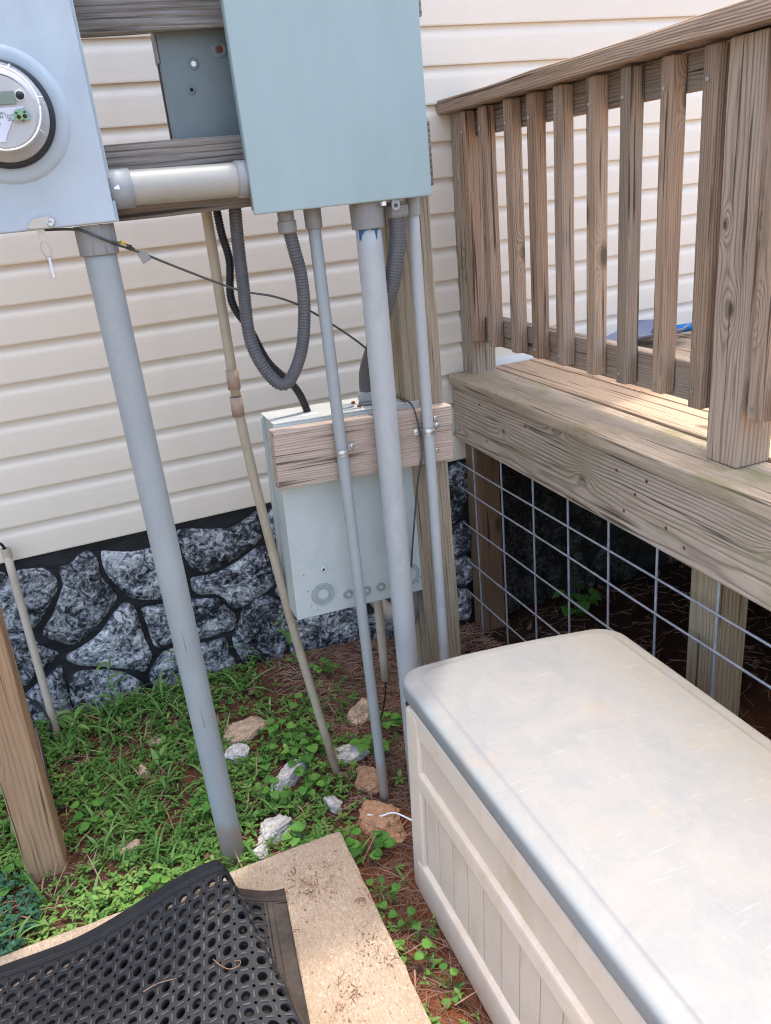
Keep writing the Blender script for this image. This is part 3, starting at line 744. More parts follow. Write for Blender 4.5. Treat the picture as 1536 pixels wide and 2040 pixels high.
for x, z in ((.7035, .970), (.7015, .895)):
    lathe_y('screw', x, -.8153, z, [(.0005, .0), (.0055, .0), (.0055, .0012), (.003, .0022), (.0005, .0012)], 'zinc', rack, 10)

# ---- big disconnect box
DX0, DX1, DZ0, DZ1 = .3455, .6985, 1.436, 2.45
pan = thing('disconnect_box', (.5, -.85, DZ0), 'large pale blue grey electrical box hanging on the crossbars above several conduits', 'electrical box')
box('cabinet', DX0+.012, DX1-.006, -.8795, -.8155, DZ0+.006, DZ1-.004, 'panel_paint', pan, .002)
box('door', DX0, DX1, -.893, -.880, DZ0, DZ1, 'panel_paint', pan, .003, 3)
for z in (1.50, 1.90):
    vs, fs = tube_geo(subdiv((DX0+.006, -.877, z), (DX0+.006, -.877, z+.05), 1), .004, 10)
    add('hinge', vs, fs, 'panel_paint', pan)
box('hinge_strip', DX0+.009, DX0+.0115, -.8775, -.858, DZ0+.005, 1.53, 'steel', pan, .0008)
bm = bmesh.new()
pr = []
cx, cz = .6265, DZ0-.010
for k in range(14):
    a = pi+pi*k/13*1.0; pr.append((cx+.0075*cos(a), cz+.0075*sin(a)))
pr += [(cx+.0075, DZ0+.002), (cx-.011, DZ0+.002)]
def ring_plate(name, cx, cz, ro, ri, y0, y1, mat, parent, tail=None):
    """flat eyelet in the XZ plane with a hole, optionally with a tail up to z=tail"""
    n = 20; vs = []; fs = []
    for y in (y0, y1):
        for k in range(n):
            a = 2*pi*k/n
            x = cx+ro*cos(a); z = cz+ro*sin(a)
            if tail and sin(a) > .05: z = cz+(tail-cz)*min(1, sin(a)*1.6)
            vs.append((x, y, z))
        for k in range(n):
            a = 2*pi*k/n; vs.append((cx+ri*cos(a), y, cz+ri*sin(a)))
    for k in range(n):
        j = (k+1) % n
        fs += [(k, n+k, n+j, j), (2*n+k, 2*n+j, 3*n+j, 3*n+k), (k, j, 2*n+j, 2*n+k), (n+k, 3*n+k, 3*n+j, n+j)]
    return add(name, vs, fs, mat, parent)
ring_plate('padlock_eye', .6225, DZ0-.011, .0085, .0042, -.8885, -.8855, 'fitting_pale', pan, DZ0+.001)
box('latch_plate', .592, .646, -.8785, -.868, DZ0-.004, DZ0+.007, 'steel', pan, .001)
box('latch_tab', .594, .602, -.8905, -.8795, DZ0-.009, DZ0-.001, 'white_plastic', pan, .001)

# ---- meter socket box
MZ0 = 1.4500
mb = thing('meter_box', (-.08, -.85, MZ0), 'pale grey meter socket box with a round opening at the upper left', 'electrical box')
box('cabinet', -.262, .1030, -.8795, -.8155, MZ0+.004, 2.03, 'meter_paint', mb, .003)
MCX, MCZ = -.031, 1.621
def meter_cover():
    # front sheet with a raised round collar
    bm = bmesh.new(); bm_box(bm, -.266, .1060, -.8935, -.8805, MZ0, 2.034, .0035, 3)
    return from_bm('cover', bm, 'meter_paint', mb)
meter_cover()
box('side_flange', .1035, .1115, -.8785, -.850, MZ0-.001, MZ0+.35, 'meter_paint', mb, .001)
lathe_y('collar', MCX, -.8930, MCZ, [(.101, 0), (.0995, .0012), (.097, .0038), (.0935, .0058), (.0898, .0066), (.083, .0068), (.077, .0066), (.070, .004)], 'meter_paint', mb, 72)
# latch with its hanging seal
hsp = add('latch', [], [], None, mb)
vs = []; fs = []
out = [(-.030, .0), (-.018, .0115), (.006, .0135), (.0155, .0095), (.0165, .001), (.010, -.004), (-.004, -.004), (-.022, -.0035)]
lx, lz = -.0075, MZ0+.006
for y in (-.8940, -.8970):
    for x, z in out: vs.append((lx+x, y, lz+z))
n = len(out)
fs = [tuple(reversed(range(n))), tuple(range(n, 2*n))]+[(k, (k+1) % n, n+(k+1) % n, n+k) for k in range(n)]
D2.objects.remove(hsp); WM.pop('latch', None)
o = add('latch', vs, fs, 'steel', mb)
lathe_y('rivet', lx+.009, -.8970, lz+.003, [(.0005, .0005), (.0025, .0005), (.003, .002), (.006, .002), (.0065, .0)], 'zinc', o, 20)
ring_plate('eye', -.0165, MZ0-.0135, .0068, .0040, -.8885, -.8865, 'steel', mb, MZ0+.002)
seal = thing('wire_seal', (-.014, -.8875, 1.39), 'clear plastic seal tag on a wire loop hanging under the meter box', 'seal tag')
pts = [(-.0170, -.8875, MZ0-.0175), (-.0225, -.8875, MZ0-.025), (-.0220, -.8875, MZ0-.036), (-.0180, -.8875, MZ0-.044)]
tube('wire_loop', smooth_path(pts, 5), .0009, 'steel', seal, 8)
pts = [(-.0160, -.8875, MZ0-.0175), (-.0095, -.8875, MZ0-.026), (-.009, -.8875, MZ0-.036), (-.0115, -.8875, MZ0-.044)]
tube('wire_loop', smooth_path(pts, 5), .0009, 'steel', seal, 8)
box('tag', -.0200, -.0087, -.8910, -.8840, MZ0-.0795, MZ0-.042, 'glass', seal, .001)
box('insert', -.0160, -.0120, -.8890, -.8860, MZ0-.078, MZ0-.046, 'white_plastic', seal, .0006)

# ---- the meter itself
mt = thing('electric_meter', (MCX, -.90, MCZ), 'round electric meter under a clear cover with a grey display', 'electric meter')
MY = -.8995
lathe_y('gasket_ring', MCX, MY, MCZ, [(.071, -.004), (.0765, .0), (.0775, .004), (.0765, .0085), (.0735, .0105), (.068, .0105)], 'rubber_gasket', mt, 72)
lathe_y('base', MCX, MY, MCZ, [(.0690, .004), (.0685, .014), (.0655, .020), (.0620, .022), (.0605, .046), (.0570, .048), (.0560, .062), (.049, .064)], 'meter_base', mt, 72)
fy = -.965
vs, fs = lathe_geo([(.0495, 0), (.0005, 0)], 64, lambda r, a, h: (MCX+r*cos(a), fy, MCZ-.002+r*sin(a)))
add('face_plate', vs, fs, 'meter_face', mt)
lathe_y('clear_cover', MCX, MY, MCZ, [(.0735, .006), (.0725, .020), (.0695, .024), (.0660, .026), (.0640, .070), (.0615, .080), (.0570, .0855), (.0530, .0860), (.0510, .0835), (.0490, .0820), (.0005, .0820)], 'glass', mt, 72)
tube('cover_rim', [Vector((MCX+.0560*cos(2*pi*k/64), -.9865, MCZ+.0560*sin(2*pi*k/64))) for k in range(65)], .0014, 'white_plastic', mt, 8)
for a in (64, -33, 12):
    a = radians(a)
    p = lambda r, y: Vector((MCX+r*cos(a), y, MCZ+r*sin(a)))
    tube('cover_rib', [p(.0660, -.926), p(.0650, -.968), p(.0590, -.9855), p(.0535, -.9862)], .0008, 'white_plastic', mt, 6)
box('display_window', MCX-.040, MCX+.0250, fy-.003, fy-.0005, MCZ+.0065, MCZ+.0240, 'lcd', mt, .0008)
def plate(name, pts, y, mat, parent, th=.0008):
    n = len(pts); vs = [(x, y, z) for x, z in pts]+[(x, y-th, z) for x, z in pts]
    fs = [tuple(range(n, 2*n)), tuple(reversed(range(n)))]+[(k, n+k, n+(k+1) % n, (k+1) % n) for k in range(n)]
    o = add(name, vs, fs, mat, parent); return o
plate('paper_label', [(MCX-.040, MCZ+.002), (MCX+.0350, MCZ+.0030), (MCX+.014, MCZ-.015), (MCX+.0015, MCZ-.034), (MCX-.003, MCZ-.0435), (MCX-.030, MCZ-.0425)], fy-.0006, 'meter_label', mt)
lathe_y('reset_button', MCX+.0325, fy, MCZ+.0175, [(.0058, .0), (.0058, .003), (.005, .0045), (.003, .0056), (.0005, .0058)], 'rubber_gasket', mt, 24)
lathe_y('button_rim', MCX+.0325, fy, MCZ+.0175, [(.0075, .0), (.0075, .0022), (.0061, .0024), (.0060, .0005)], 'white_plastic', mt, 24)
PX, PZ = MCX+.0280, MCZ-.0110
port = [(PX+.0118*cos(radians(a)), PZ+.0105*sin(radians(a))) for a in range(-30, 211, 20)]
o = plate('optical_port', port, fy-.004, 'port', mt, .003)
for dx, dz, r in ((-.0042, -.0008, .0028), (.0045, -.0002, .0028), (-.0063, .0052, .0015), (.0052, .0056, .0015), (.001, -.0058, .0014)):
    lathe_y('socket_hole', PX+dx, fy-.0072, PZ+dz, [(.0004, .0), (r, .0)], 'dark_hole', o, 14)
    lathe_y('socket_rim', PX+dx, fy-.0072, PZ+dz, [(r, .0), (r+.0003, .0006), (r+.0007, .0006), (r+.0009, 0)], 'port_rim', o, 14)
def text(name, body, x, z, size, y, parent):
    cu = D2.curves.new(name, 'FONT'); cu.body = body; cu.size = size; cu.extrude = .00012
    tmp = D2.objects.new('tmp', cu); COL.objects.link(tmp)
    bpy.context.view_layer.update()
    me = D2.meshes.new_from_object(tmp.evaluated_get(bpy.context.evaluated_depsgraph_get()))
    D2.objects.remove(tmp); me.materials.clear(); me.materials.append(MAT['ink'])
    return link(D2.objects.new(name, me), parent, Matrix.Translation((x, y, z)) @ Matrix.Rotation(radians(90), 4, 'X'))
for bd, dx, dz, sz in (('1.0K5', -.006, -.0065, .0052), ('834', -.006, -.0115, .0056), ('CA 0.6', .0055, -.0092, .0036), ('FM2S', .0065, -.0124, .0033), ('60Hz', .0072, -.0154, .0033)):
    text('print', bd, MCX+dx, MCZ+dz, sz, fy-.00155, mt)
for k in range(6): box('bar_code', MCX-.014+k*.0018, MCX-.014+k*.0018+.001, fy-.00175, fy-.0015, MCZ-.0205, MCZ-.0145, 'ink', mt, 0)

# ---- box behind the crossbars
rb = thing('rear_box', (.32, -.70, 1.45), 'slate grey box fixed behind the crossbars, seen from its back', 'electrical box')
box('cabinet', .2445, .60, -.7765, -.752, 1.48, 1.757, 'rear_paint', rb, .003, 2)
box('cover_edge', .2425, .602, -.7515, -.738, 1.478, 1.761, 'rubber_gasket', rb, .002)
box('corner_clip', .2395, .2440, -.775, -.745, 1.700, 1.750, 'fitting', rb, .002)
for x, z, r, m in ((.3525, 1.717, .0062, 'rust'), (.3015, 1.696, .0042, 'bright_hole'), (.2905, 1.655, .0032, 'dark_hole')):
    lathe_y('dimple', x, -.7770, z, [(r*2.4, .0), (r*2.1, .0016), (r*1.5, .0022), (r, .001)], 'rear_paint', rb, 24)
    lathe_y('knockout_hole', x, -.7775, z, [(r*1.05, .0008), (.0003, .0008)], m, rb, 16)

# ---- load centre hanging below, back towards the viewer
LC = Matrix.Translation((.5035, -.7775, .771)) @ Matrix.Rotation(radians(2.0), 4, 'Y')
lc = thing('load_centre', (.51, -.72, .53), 'pale grey breaker panel hung back to front under the low crossbar, with round knockouts', 'electrical box')
def lcbox(name, *a, mat='load_paint', bev=.002, parent=None): return box(name, *a, mat, parent or lc, bev, 2, LC)
lcbox('cabinet', -.1655, .1665, .0025, .108, -.237, .238)
lcbox('top_cap', -.1695, .1705, -.0035, .112, .2395, .2425, mat='load_top', bev=.001)
lcbox('top_lip', -.1695, .1705, -.0035, .0005, .212, .2390, bev=.001)
lcbox('cover_flange', -.1715, .1725, .092, .106, -.241, .234, bev=.001)
def lcl(name, x, z, prof, mat, segs=32):
    vs, fs = lathe_geo(prof, segs, lambda r, a, h: (x+r*cos(a), .0015-h, z+r*sin(a)))
    return add(name, vs, fs, mat, lc, LC, True)
def kring(x, z, rs):
    for r in rs:
        lcl('knockout', x, z, [(r+.0016, -.0012), (r+.001, .0012), (r, .0016), (r-.001, .0012), (r-.0016, -.0012)], 'load_groove')
kring(-.098, -.183, (.0265, .0205, .0150)); kring(-.036, -.199, (.0108, .0066)); kring(.010, -.201, (.0108, .0066)); kring(.048, -.2005, (.0108, .0066))
kring(.124, -.185, (.0265, .0205)); kring(.150, -.205, (.0065,))
lcl('mounting_dimple', -.090, -.121, [(.0078, 0), (.0068, .002), (.0045, .0026), (.003, .001)], 'load_paint', 24)
for x, z, r, m in ((-.0905, -.1215, .0028, 'dark_hole'), (-.139, -.124, .0016, 'rust'), (-.133, -.168, .0013, 'dark_hole'), (-.129, -.208, .0013, 'dark_hole'), (-.116, -.2205, .0017, 'fitting'),
                   (.0, -.124, .0016, 'rust'), (.002, -.144, .0012, 'dark_hole'), (.002, -.150, .0012, 'dark_hole'), (.010, -.215, .0016, 'fitting'), (.132, -.212, .0016, 'fitting'), (-.146, -.048, .0013, 'bright_hole'), (-.090, -.082, .0013, 'bright_hole'), (-.140, -.098, .0012, 'bright_hole'),
                   (.130, .035, .0013, 'bright_hole'), (.133, -.038, .0013, 'bright_hole'), (-.014, -.085, .0013, 'bright_hole'), (-.122, .093, .0016, 'rust'), (-.142, .226, .0019, 'dark_hole')):
    dy = .0052 if z > .2 else (.0018 if r > .0025 else .0009)
    vs, fs = lathe_geo([(r, 0), (.0002, 0)], 12, lambda rr, a, h: (x+rr*cos(a), .0018-dy, z+rr*sin(a)))
    add('screw_hole', vs, fs, m, lc, LC)
lcbox('hub_plate', -.022, .034, .010, .056, .2428, .2448, mat='load_top', bev=.003)
vs, fs = lathe_geo([(.020, .0), (.020, .003), (.017, .0042), (.0005, .0044)], 28, lambda r, a, h: (.006+r*cos(a), .033+r*sin(a)*.8, .2446+h))
add('hub_cap', vs, fs, 'fitting_pale', lc, LC)
for x, y in ((-.020, .015), (.033, .015), (-.018, .052), (.032, .052)):
    vs, fs = lathe_geo([(.0048, .0), (.0048, .004), (.0036, .0056), (.0003, .006)], 8, lambda r, a, h: (x+r*cos(a), y+r*sin(a), .2446+h))
    add('bolt', vs, fs, 'rust', lc, LC)
lcbox('sticker', -.098, -.058, .020, .034, .2426, .2431, mat='white_plastic', bev=0)

# ------------------------------------------------------------------ conduits
def conduit(name, label, base, parts):
    t = thing(name, base, label, 'conduit')
    for nm, pts, r, m in parts: tube(nm, pts, r, m, t, 28 if (r if not isinstance(r, list) else r[0]) > .02 else 20)
    return t
c = conduit('service_conduit', 'tall grey conduit pipe rising from the weeds to the meter box', (.069, -.85, 0), [('pipe', subdiv((.0695, -.85, -.08), (.0695, -.85, 1.4385), 24), .0279, 'pvc')])
lathe_z('adapter', .0695, -.85, 1.398, [(.0312, .0), (.0335, .002), (.0338, .05)], 'fitting', c, 32)
for a in (-1.9, -1.25, -.6):
    x = .0695+.0339*cos(a); y = -.85+.0339*sin(a)
    tube('seam', [(x, y, 1.401), (x, y, 1.448)], .0008, 'fitting_pale', c, 6)
for a_, z0_, z1_ in ((-1.75, .60, .650), (-1.66, .40, .455)):
    tube('scuff', [(.0695+.0277*cos(a_), -.85+.0277*sin(a_), z0_), (.0695+.0277*cos(a_-.05), -.85+.0277*sin(a_-.05), z1_)], .0007, 'fitting', c, 6)
c = conduit('horizontal_conduit', 'short thick horizontal conduit joining the meter box to the big box', (.22, -.86, 1.5), [
    ('pipe', subdiv((.1035, -.852, 1.5015), (.357, -.852, 1.4975), 8), .0290, 'pvc_warm'),
    ('coupling', [(.1035, -.852, 1.5013), (.145, -.852, 1.5007)], .0322, 'fitting_pale'), ('coupling', [(.329, -.852, 1.4980), (.3565, -.852, 1.4975)], .0318, 'fitting_pale')])
plate('paper_scrap', [(.114, 1.5005), (.123, 1.4995), (.1225, 1.507), (.119, 1.507), (.1185, 1.505), (.1145, 1.5045)], -.8848, 'white_plastic', c)
c = conduit('thin_conduit', 'thin grey conduit in front of the breaker panel ending between the orange rocks', (.47, -.842, 0), [('pipe', subdiv((.4720, -.8325, -.06), (.4710, -.8325, 1.4365), 18), .0126, 'pvc')])
lathe_z('adapter', .471, -.8325, 1.399, [(.0155, 0), (.0165, .002), (.0170, .038)], 'fitting', c, 24)
c = conduit('main_conduit', 'thick pale conduit with blue primer stains under the big box', (.565, -.852, 0), [('pipe', subdiv((.5610, -.850, -.12), (.5765, -.850, 1.41), 24), .0262, 'pvc_light')])
lathe_z('adapter', .5765, -.8485, 1.388, [(.0315, 0), (.0325, .003), (.0335, .046), (.0345, .049)], 'fitting', c, 32)
def primer_patch(a0, a1, zt, drop):
    vs = []; fs = []; n = 14
    for k in range(n+1):
        a = a0+(a1-a0)*k/n; zb = zt-drop(k/n)
        for z in (zt, zb):
            vs.append((.5765+.0268*cos(a)-(1.41-z)*.011, -.850+.0268*sin(a), z))
    for k in range(n): fs.append((2*k, 2*k+1, 2*k+3, 2*k+2))
    add('primer_stain', vs, fs, 'blue_primer', c)
primer_patch(-2.75, -2.05, 1.3885, lambda t: .003+.024*max(0, 1-t*1.25)**1.3*(1-.3*sin(t*19)))
primer_patch(-1.75, -1.05, 1.3885, lambda t: .003+.020*exp(-((t-.55)/.12)**2))
c = conduit('edge_conduit', 'thin pale conduit running down the front of the right rack post', (.667, -.842, 0), [('pipe', subdiv((.6675, -.8325, -.12), (.6810, -.8325, 1.4365), 18), .0122, 'pvc_light')])
lathe_z('coupling', .6805, -.8325, 1.401, [(.0140, 0), (.0146, .002), (.0146, .036)], 'fitting_pale', c, 24)

def straps(name, label, x, y, z, r, left=True):
    t = thing(name, (x, y, z), label, 'pipe strap')
    pts = [(x+(r+.0008)*cos(radians(a)), y+(r+.0008)*sin(radians(a))) for a in range(150, 391, 12)]
    pts = ([(x-r-.016, -.8162), (x-r-.006, -.8180)] if left else [])+pts+[(x+r+.006, -.8180), (x+r+.022, -.8162)]
    vs = []; fs = []
    for px, py in pts:
        for dz, o_ in ((-.0075, 0), (-.0055, .0), (0, -.0012), (.0055, 0), (.0075, 0)): vs.append((px, py+o_, z+dz+(.10*(px-x))))
    for k in range(len(pts)-1):
        for j in range(4): fs.append((k*5+j, k*5+j+1, (k+1)*5+j+1, (k+1)*5+j))
    o = add('band', vs, fs, 'zinc', t); md = o.modifiers.new('solid', 'SOLIDIFY'); md.thickness = .0012
    lathe_y('screw', x+r+.0155, -.8168, z+.003, [(.0062, -.002), (.0062, .002), (.0045, .0045), (.001, .0048)], 'zinc', t, 12)
straps('pipe_strap', 'zinc strap holding the thin conduit to the low crossbar', .4713, -.8325, .944, .0128, False)
straps('pipe_strap', 'zinc strap holding the pale conduit at the right end of the low crossbar', .6765, -.8325, .951, .0124)

def ribbed(pts, r, pitch, amp):
    P = smooth_path(pts, 14); L = [0]
    for a, b in zip(P, P[1:]): L.append(L[-1]+(b-a).length)
    tot = L[-1]; n = int(tot/pitch*4); Q = []; R = []; j = 0
    for k in range(n+1):
        s_ = tot*k/n
        while j < len(L)-2 and L[j+1] < s_: j += 1
        t = (s_-L[j])/max(1e-9, L[j+1]-L[j]); Q.append(P[j].lerp(P[j+1], t))
        R.append(r+amp*(1, .3, -1, .3)[k % 4])
    return Q, R
LOOP = [(0.345, -0.748, 1.50), (0.334, -0.76, 1.39), (0.329, -0.77, 1.315), (0.324, -0.78, 1.197), (0.352, -0.79, 1.12), (0.383, -0.8, 1.105), (0.418, -0.81, 1.166), (0.433, -0.82, 1.246), (0.433, -0.83, 1.315), (0.424, -0.84, 1.363), (0.4145, -0.847, 1.42)]
t = thing('looped_conduit', (.38, -.8, 1.1), 'grey ribbed flexible conduit hanging in a U loop under the big box', 'flexible conduit')
q, r = ribbed(LOOP, .0124, .0062, .0009); tube('hose', q, r, 'flex', t, 20)
lathe_z('connector', .4140, -.847, 1.3965, [(.0150, 0), (.0178, .003), (.0180, .022), (.0155, .023), (.0155, .0405)], 'fitting', t, 24)
BLACK = [(0.303, -0.752, 1.50), (0.307, -0.746, 1.412), (0.315, -0.741, 1.354), (0.307, -0.737, 1.276), (0.337, -0.733, 1.21), (0.365, -0.729, 1.139), (0.418, -0.724, 1.071), (0.440, -0.718, 1.005)]
t = thing('black_tube', (.38, -.7, 1.0), 'black corrugated tube running down behind the loop into the breaker panel', 'tube')
q, r = ribbed(BLACK, .0078, .0056, .0011); tube('hose', q, r, 'black_tube', t, 14)
FLEX = [(0.640, -0.848, 1.425), (0.637, -0.847, 1.367), (0.625, -0.842, 1.301), (0.604, -0.82, 1.221), (0.588, -0.78, 1.145), (0.578, -0.742, 1.08), (0.578, -0.733, 1.02)]
t = thing('straight_flex_conduit', (.6, -.75, 1.0), 'thick grey flexible conduit slanting down behind the main conduit', 'flexible conduit')
q, r = ribbed(FLEX, .0172, .0058, .0007); tube('hose', q, r, 'flex', t, 22)
lathe_z('top_connector', .640, -.848, 1.402, [(.0205, 0), (.0245, .005), (.0245, .0225), (.020, .0235), (.020, .0355)], 'fitting', t, 8)
lathe_z('bottom_connector', .578, -.733, 1.0125, [(.0225, 0), (.0225, .005), (.0195, .006), (.0235, .010), (.0235, .024), (.0185, .031)], 'fitting_pale', t, 8)
lathe_z('locknut', .578, -.733, 1.0095, [(.0232, 0), (.0232, .0035)], 'rubber_gasket', t, 18)

WIRE = [(-.02, -.86, 1.449), (0.038, -0.872, 1.444), (0.067, -0.889, 1.431), (0.099, -0.872, 1.413), (0.142, -0.855, 1.392), (0.209, -0.84, 1.355), (0.306, -0.83, 1.305), (0.374, -0.822, 1.283), (0.429, -0.812, 1.256), (0.488, -0.812, 1.212), (0.554, -0.812, 1.154), (0.605, -0.80, 1.09), (.625, -.77, 1.03)]
t = thing('ground_wire', (.3, -.82, 1.2), 'thin bare ground wire strung from the meter box past the loop to the breaker panel', 'wire')
tube('strand', smooth_path(WIRE, 6), .0022, 'wire', t, 8)
tube('jumper', smooth_path([(.092, -.878, 1.4185), (.112, -.874, 1.413), (.128, -.860, 1.402)], 4), .0018, 'wire', t, 8)
tube('yellow_sleeve', [(.107, -.8765, 1.4165), (.115, -.8735, 1.412)], [.0034, .0018], 'yellow_tag', t, 8)
box('crimp', .1165, .1245, -.872, -.862, 1.4015, 1.410, 'black_tube', t, .0015)
box('tag_plate', -.0085, .0085, -.0015, .0015, -.010, .010, 'fitting', t, .0008, 2, Matrix.Translation((.1425, -.8585, 1.387)) @ Matrix.Rotation(radians(-22), 4, 'Y'))
t = thing('bonding_wire', (.66, -.8, .6), 'thin dark wire looping over the low crossbar down the breaker panel', 'wire')
tube('strand', smooth_path([(0.637, -0.72, 1.012), (0.648, -0.755, 1.014), (0.650, -0.820, 1.007), (0.659, -0.8265, 0.938), (0.658, -0.825, 0.885), (0.651, -0.808, 0.827), (0.632, -0.79, 0.671), (0.627, -0.778, 0.601)], 8), .0021, 'wire', t, 8)

# tan water pipe, bent at its couplings
t = thing('tan_pipe', (.39, -.69, 0), 'thin tan plastic pipe with two couplings leaning in front of the foundation', 'pipe')
tube('upper_length', subdiv((.294, -.700, 1.56), (.289, -.700, 1.075), 6), .0108, 'tan_pvc', t, 16)
tube('coupling', [(.2895, -.700, 1.132), (.2885, -.700, 1.090)], .0138, 'tan_fit', t, 16)
tube('coupling', [(.288, -.700, 1.073), (.2875, -.700, 1.030)], .0138, 'tan_fit', t, 16)
tube('lower_length', smooth_path([(.288, -.700, 1.06), (.300, -.698, .85), (.330, -.694, .50), (.362, -.690, .22), (.392, -.688, -.03)], 6), .0110, 'tan_pvc', t, 16)

# stub pipes under the breaker panel
t = thing('elbow_pipe', (.64, -.68, .3), 'grey pipe bend leaving the underside of the breaker panel behind the main conduit', 'pipe')
tube('bend', smooth_path([(.648, -.72, .56), (.648, -.72, .48), (.643, -.69, .41), (.640, -.58, .36), (.64, -.40, .34), (.64, -.02, .34)], 6), .021, 'fitting', t, 18)
t = thing('drop_pipe', (.57, -.66, .2), 'short cream pipe stub hanging below the breaker panel', 'pipe')
tube('stub', subdiv((.573, -.655, .54), (.567, -.660, .225), 4), .0118, 'cream_pvc', t, 14)
tube('lead', smooth_path([(.567, -.66, .23), (.560, -.655, .16), (.545, -.62, .06), (.548, -.55, -.02)], 5), .0022, 'cable', t, 8)

# left side pipe against the foundation, and its cable
t = thing('wall_pipe', (-.33, -.09, 0), 'cream plastic pipe standing against the painted stones beside the tan post', 'pipe')
tube('pipe', subdiv((-.3265, -.045, .607), (-.331, -.120, -.05), 8), .0115, 'cream_pvc', t, 16)
vs, fs = lathe_geo([(.0138, 0), (.0138, .03), (.0105, .031), (.0105, .012)], 18, lambda r, a, h: (-.3265+r*cos(a), -.045+r*sin(a), .580+h))
add('collar', vs, fs, 'cream_pvc', t)
t = thing('pipe_cable', (-.33, -.06, .4), 'black cable coming out of the top of the cream wall pipe', 'cable')
tube('cable', smooth_path([(-.42, -.05, .70), (-.37, -.055, .655), (-.333, -.05, .628), (-.3265, -.045, .590)], 6), .0042, 'cable', t, 10)
t = thing('ground_cable', (-.36, -.12, 0), 'black cable curving to the ground at the foot of the cream wall pipe', 'cable')
tube('cable', smooth_path([(-.52, -.05, .20), (-.44, -.06, .185), (-.391, -.08, .151), (-.351, -.10, .095), (-.339, -.13, .045), (-.352, -.14, .0), (-.37, -.14, -.03)], 6), .0036, 'cable', t, 10)
t = thing('fallen_plank', (-.36, -.35, 0), 'dark purplish plank lying on the ground behind the tan post', 'plank')
lumber('plank', (-.395, -.15, .045), (-.345, -.60, .03), .06, .045, 'plank_wood', t, (0,0,1), .004)
t = thing('white_lead', (.43, -.93, 0), 'white wire poking out from under the storage chest', 'wire')
tube('wire', smooth_path([(.405, -.885, .012), (.43, -.905, .012), (.462, -.93, .03), (.49, -.98, .035)], 6), .0022, 'white_plastic', t, 8)

# ------------------------------------------------------------------ storage chest
CW, CL, CHT = .510, 1.16, .562
CM = Matrix.Translation((.4475, -1.045, -.055)) @ Matrix.Rotation(radians(2.6), 4, 'Y')
chest = thing('storage_chest', (.7, -1.6, -.05), 'weathered off white plastic storage chest with panelled beige sides beside the deck', 'storage chest')
def outline(x0, x1, y0, y1, r, n=7, skew=0.0):
    """rounded rectangle, anticlockwise from above; skew pulls the far right corner in"""
    pts = []
    for cx, cy, a0 in ((x1-r, y1-r, 0), (x0+r, y1-r, 90), (x0+r, y0+r, 180), (x1-r, y0+r, 270)):
        for k in range(n+1):
            a = radians(a0+90*k/n); x = cx+r*cos(a); y = cy+r*sin(a)
            if skew and y > -.4: y -= skew*max(0, (x-.12)/CW)**1.6*max(0, (y+.4)/.4)
            pts.append((x, y))
        if a0 == 0: # extra points along the far edge so that it can bow
            for t in (.25, .5, .75):
                x = (x1-r)+(x0+r-(x1-r))*t; y = y1
                if skew: y -= skew*max(0, (x-.12)/CW)**1.6
                pts.append((x, y))
    return pts
def ring_solid(name, layers, mat, parent, mw, closetop=True, smooth=True):
    vs = []; fs = []; n = len(layers[0][0])
    for pts, z in layers:
        for i, (x, y) in enumerate(pts): vs.append((x, y, z(x, y) if callable(z) else z))
    for l in range(len(layers)-1):
        for k in range(n):
            a = l*n+k; b = l*n+(k+1) % n; fs.append((a, b, b+n, a+n))
    if closetop: fs.append(tuple((len(layers)-1)*n+k for k in range(n)))
    return add(name, vs, fs, mat, parent, mw, smooth)
def crown(x, y):
    u = (x-CW/2)/(CW/2); v = (y+CL/2)/(CL/2)
    return CHT+.026*(1-u*u)*(1-.75*v*v)
SK = .065
ly = []
for off, z, r in ((.002, CHT-.041, .050), (-.006, CHT-.040, .054), (-.0075, CHT-.036, .055), (-.0075, CHT-.012, .055), (-.0065, CHT-.0065, .0545), (-.003, CHT-.002, .053), (.003, CHT, .05), (.016, CHT+.0015, .045), (.026, None, .040), (.029, None, .039), (.032, None, .037), (.036, None, .035), (.08, None, .03), (.14, None, .02), (.20, None, .01), (.235, None, .004)):
    o_ = outline(off, CW-off, -CL+off, -off, r, 7, SK*(1-max(0, off)*2))
    if z is None:
        st = .0 if off < .028 else (.0045 if off > .031 else .0025)
        ly.append((o_, (lambda s_: lambda x, y: crown(x, y)+s_)(st)))
    else: ly.append((o_, z))
lid = ring_solid('lid', ly, 'lid', chest, CM)
# a shallow groove shows where the top panel meets the lip
b0 = outline(.016, CW-.016, -CL+.016, -.016, .04, 7, SK); 
core = [(outline(.016, CW-.016, -CL+.016, -.016, .035, 7, SK), 0.0), (outline(.012, CW-.012, -CL+.012, -.012, .035, 7, SK), CHT-.050), (outline(.004, CW-.004, -CL+.004, -.004, .045, 7, SK), CHT-.048), (outline(.004, CW-.004, -CL+.004, -.004, .045, 7, SK), CHT-.036)]
ring_solid('body', core, 'chest_panel', chest, CM, True, False)
def rail(name, y0, y1, z0, z1, out, mat='chest', b=.008):
    return box(name, -out, .030, y0, y1, z0, z1, mat, chest, b, 3, CM)
# raised frame on the long side: top band, middle rail, bottom rail, end stiles
rail('top_band', -CL+.055, -.055, .452, .510, .002)
rail('middle_rail', -CL+.055, -.055, .312, .368, .004, b=.012)
rail('bottom_rail', -CL+.055, -.055, .005, .110, .006, b=.014)
ring_o = outline(-.004, CW+.004, -CL-.004, .004, .05, 7, SK)
def stile(pts_idx, name):
    pass
for y0, y1 in ((-.095, -.030), (-CL+.03, -CL+.095)):
    rail('end_stile', y0, y1, .004, .500, .0035, b=.010)
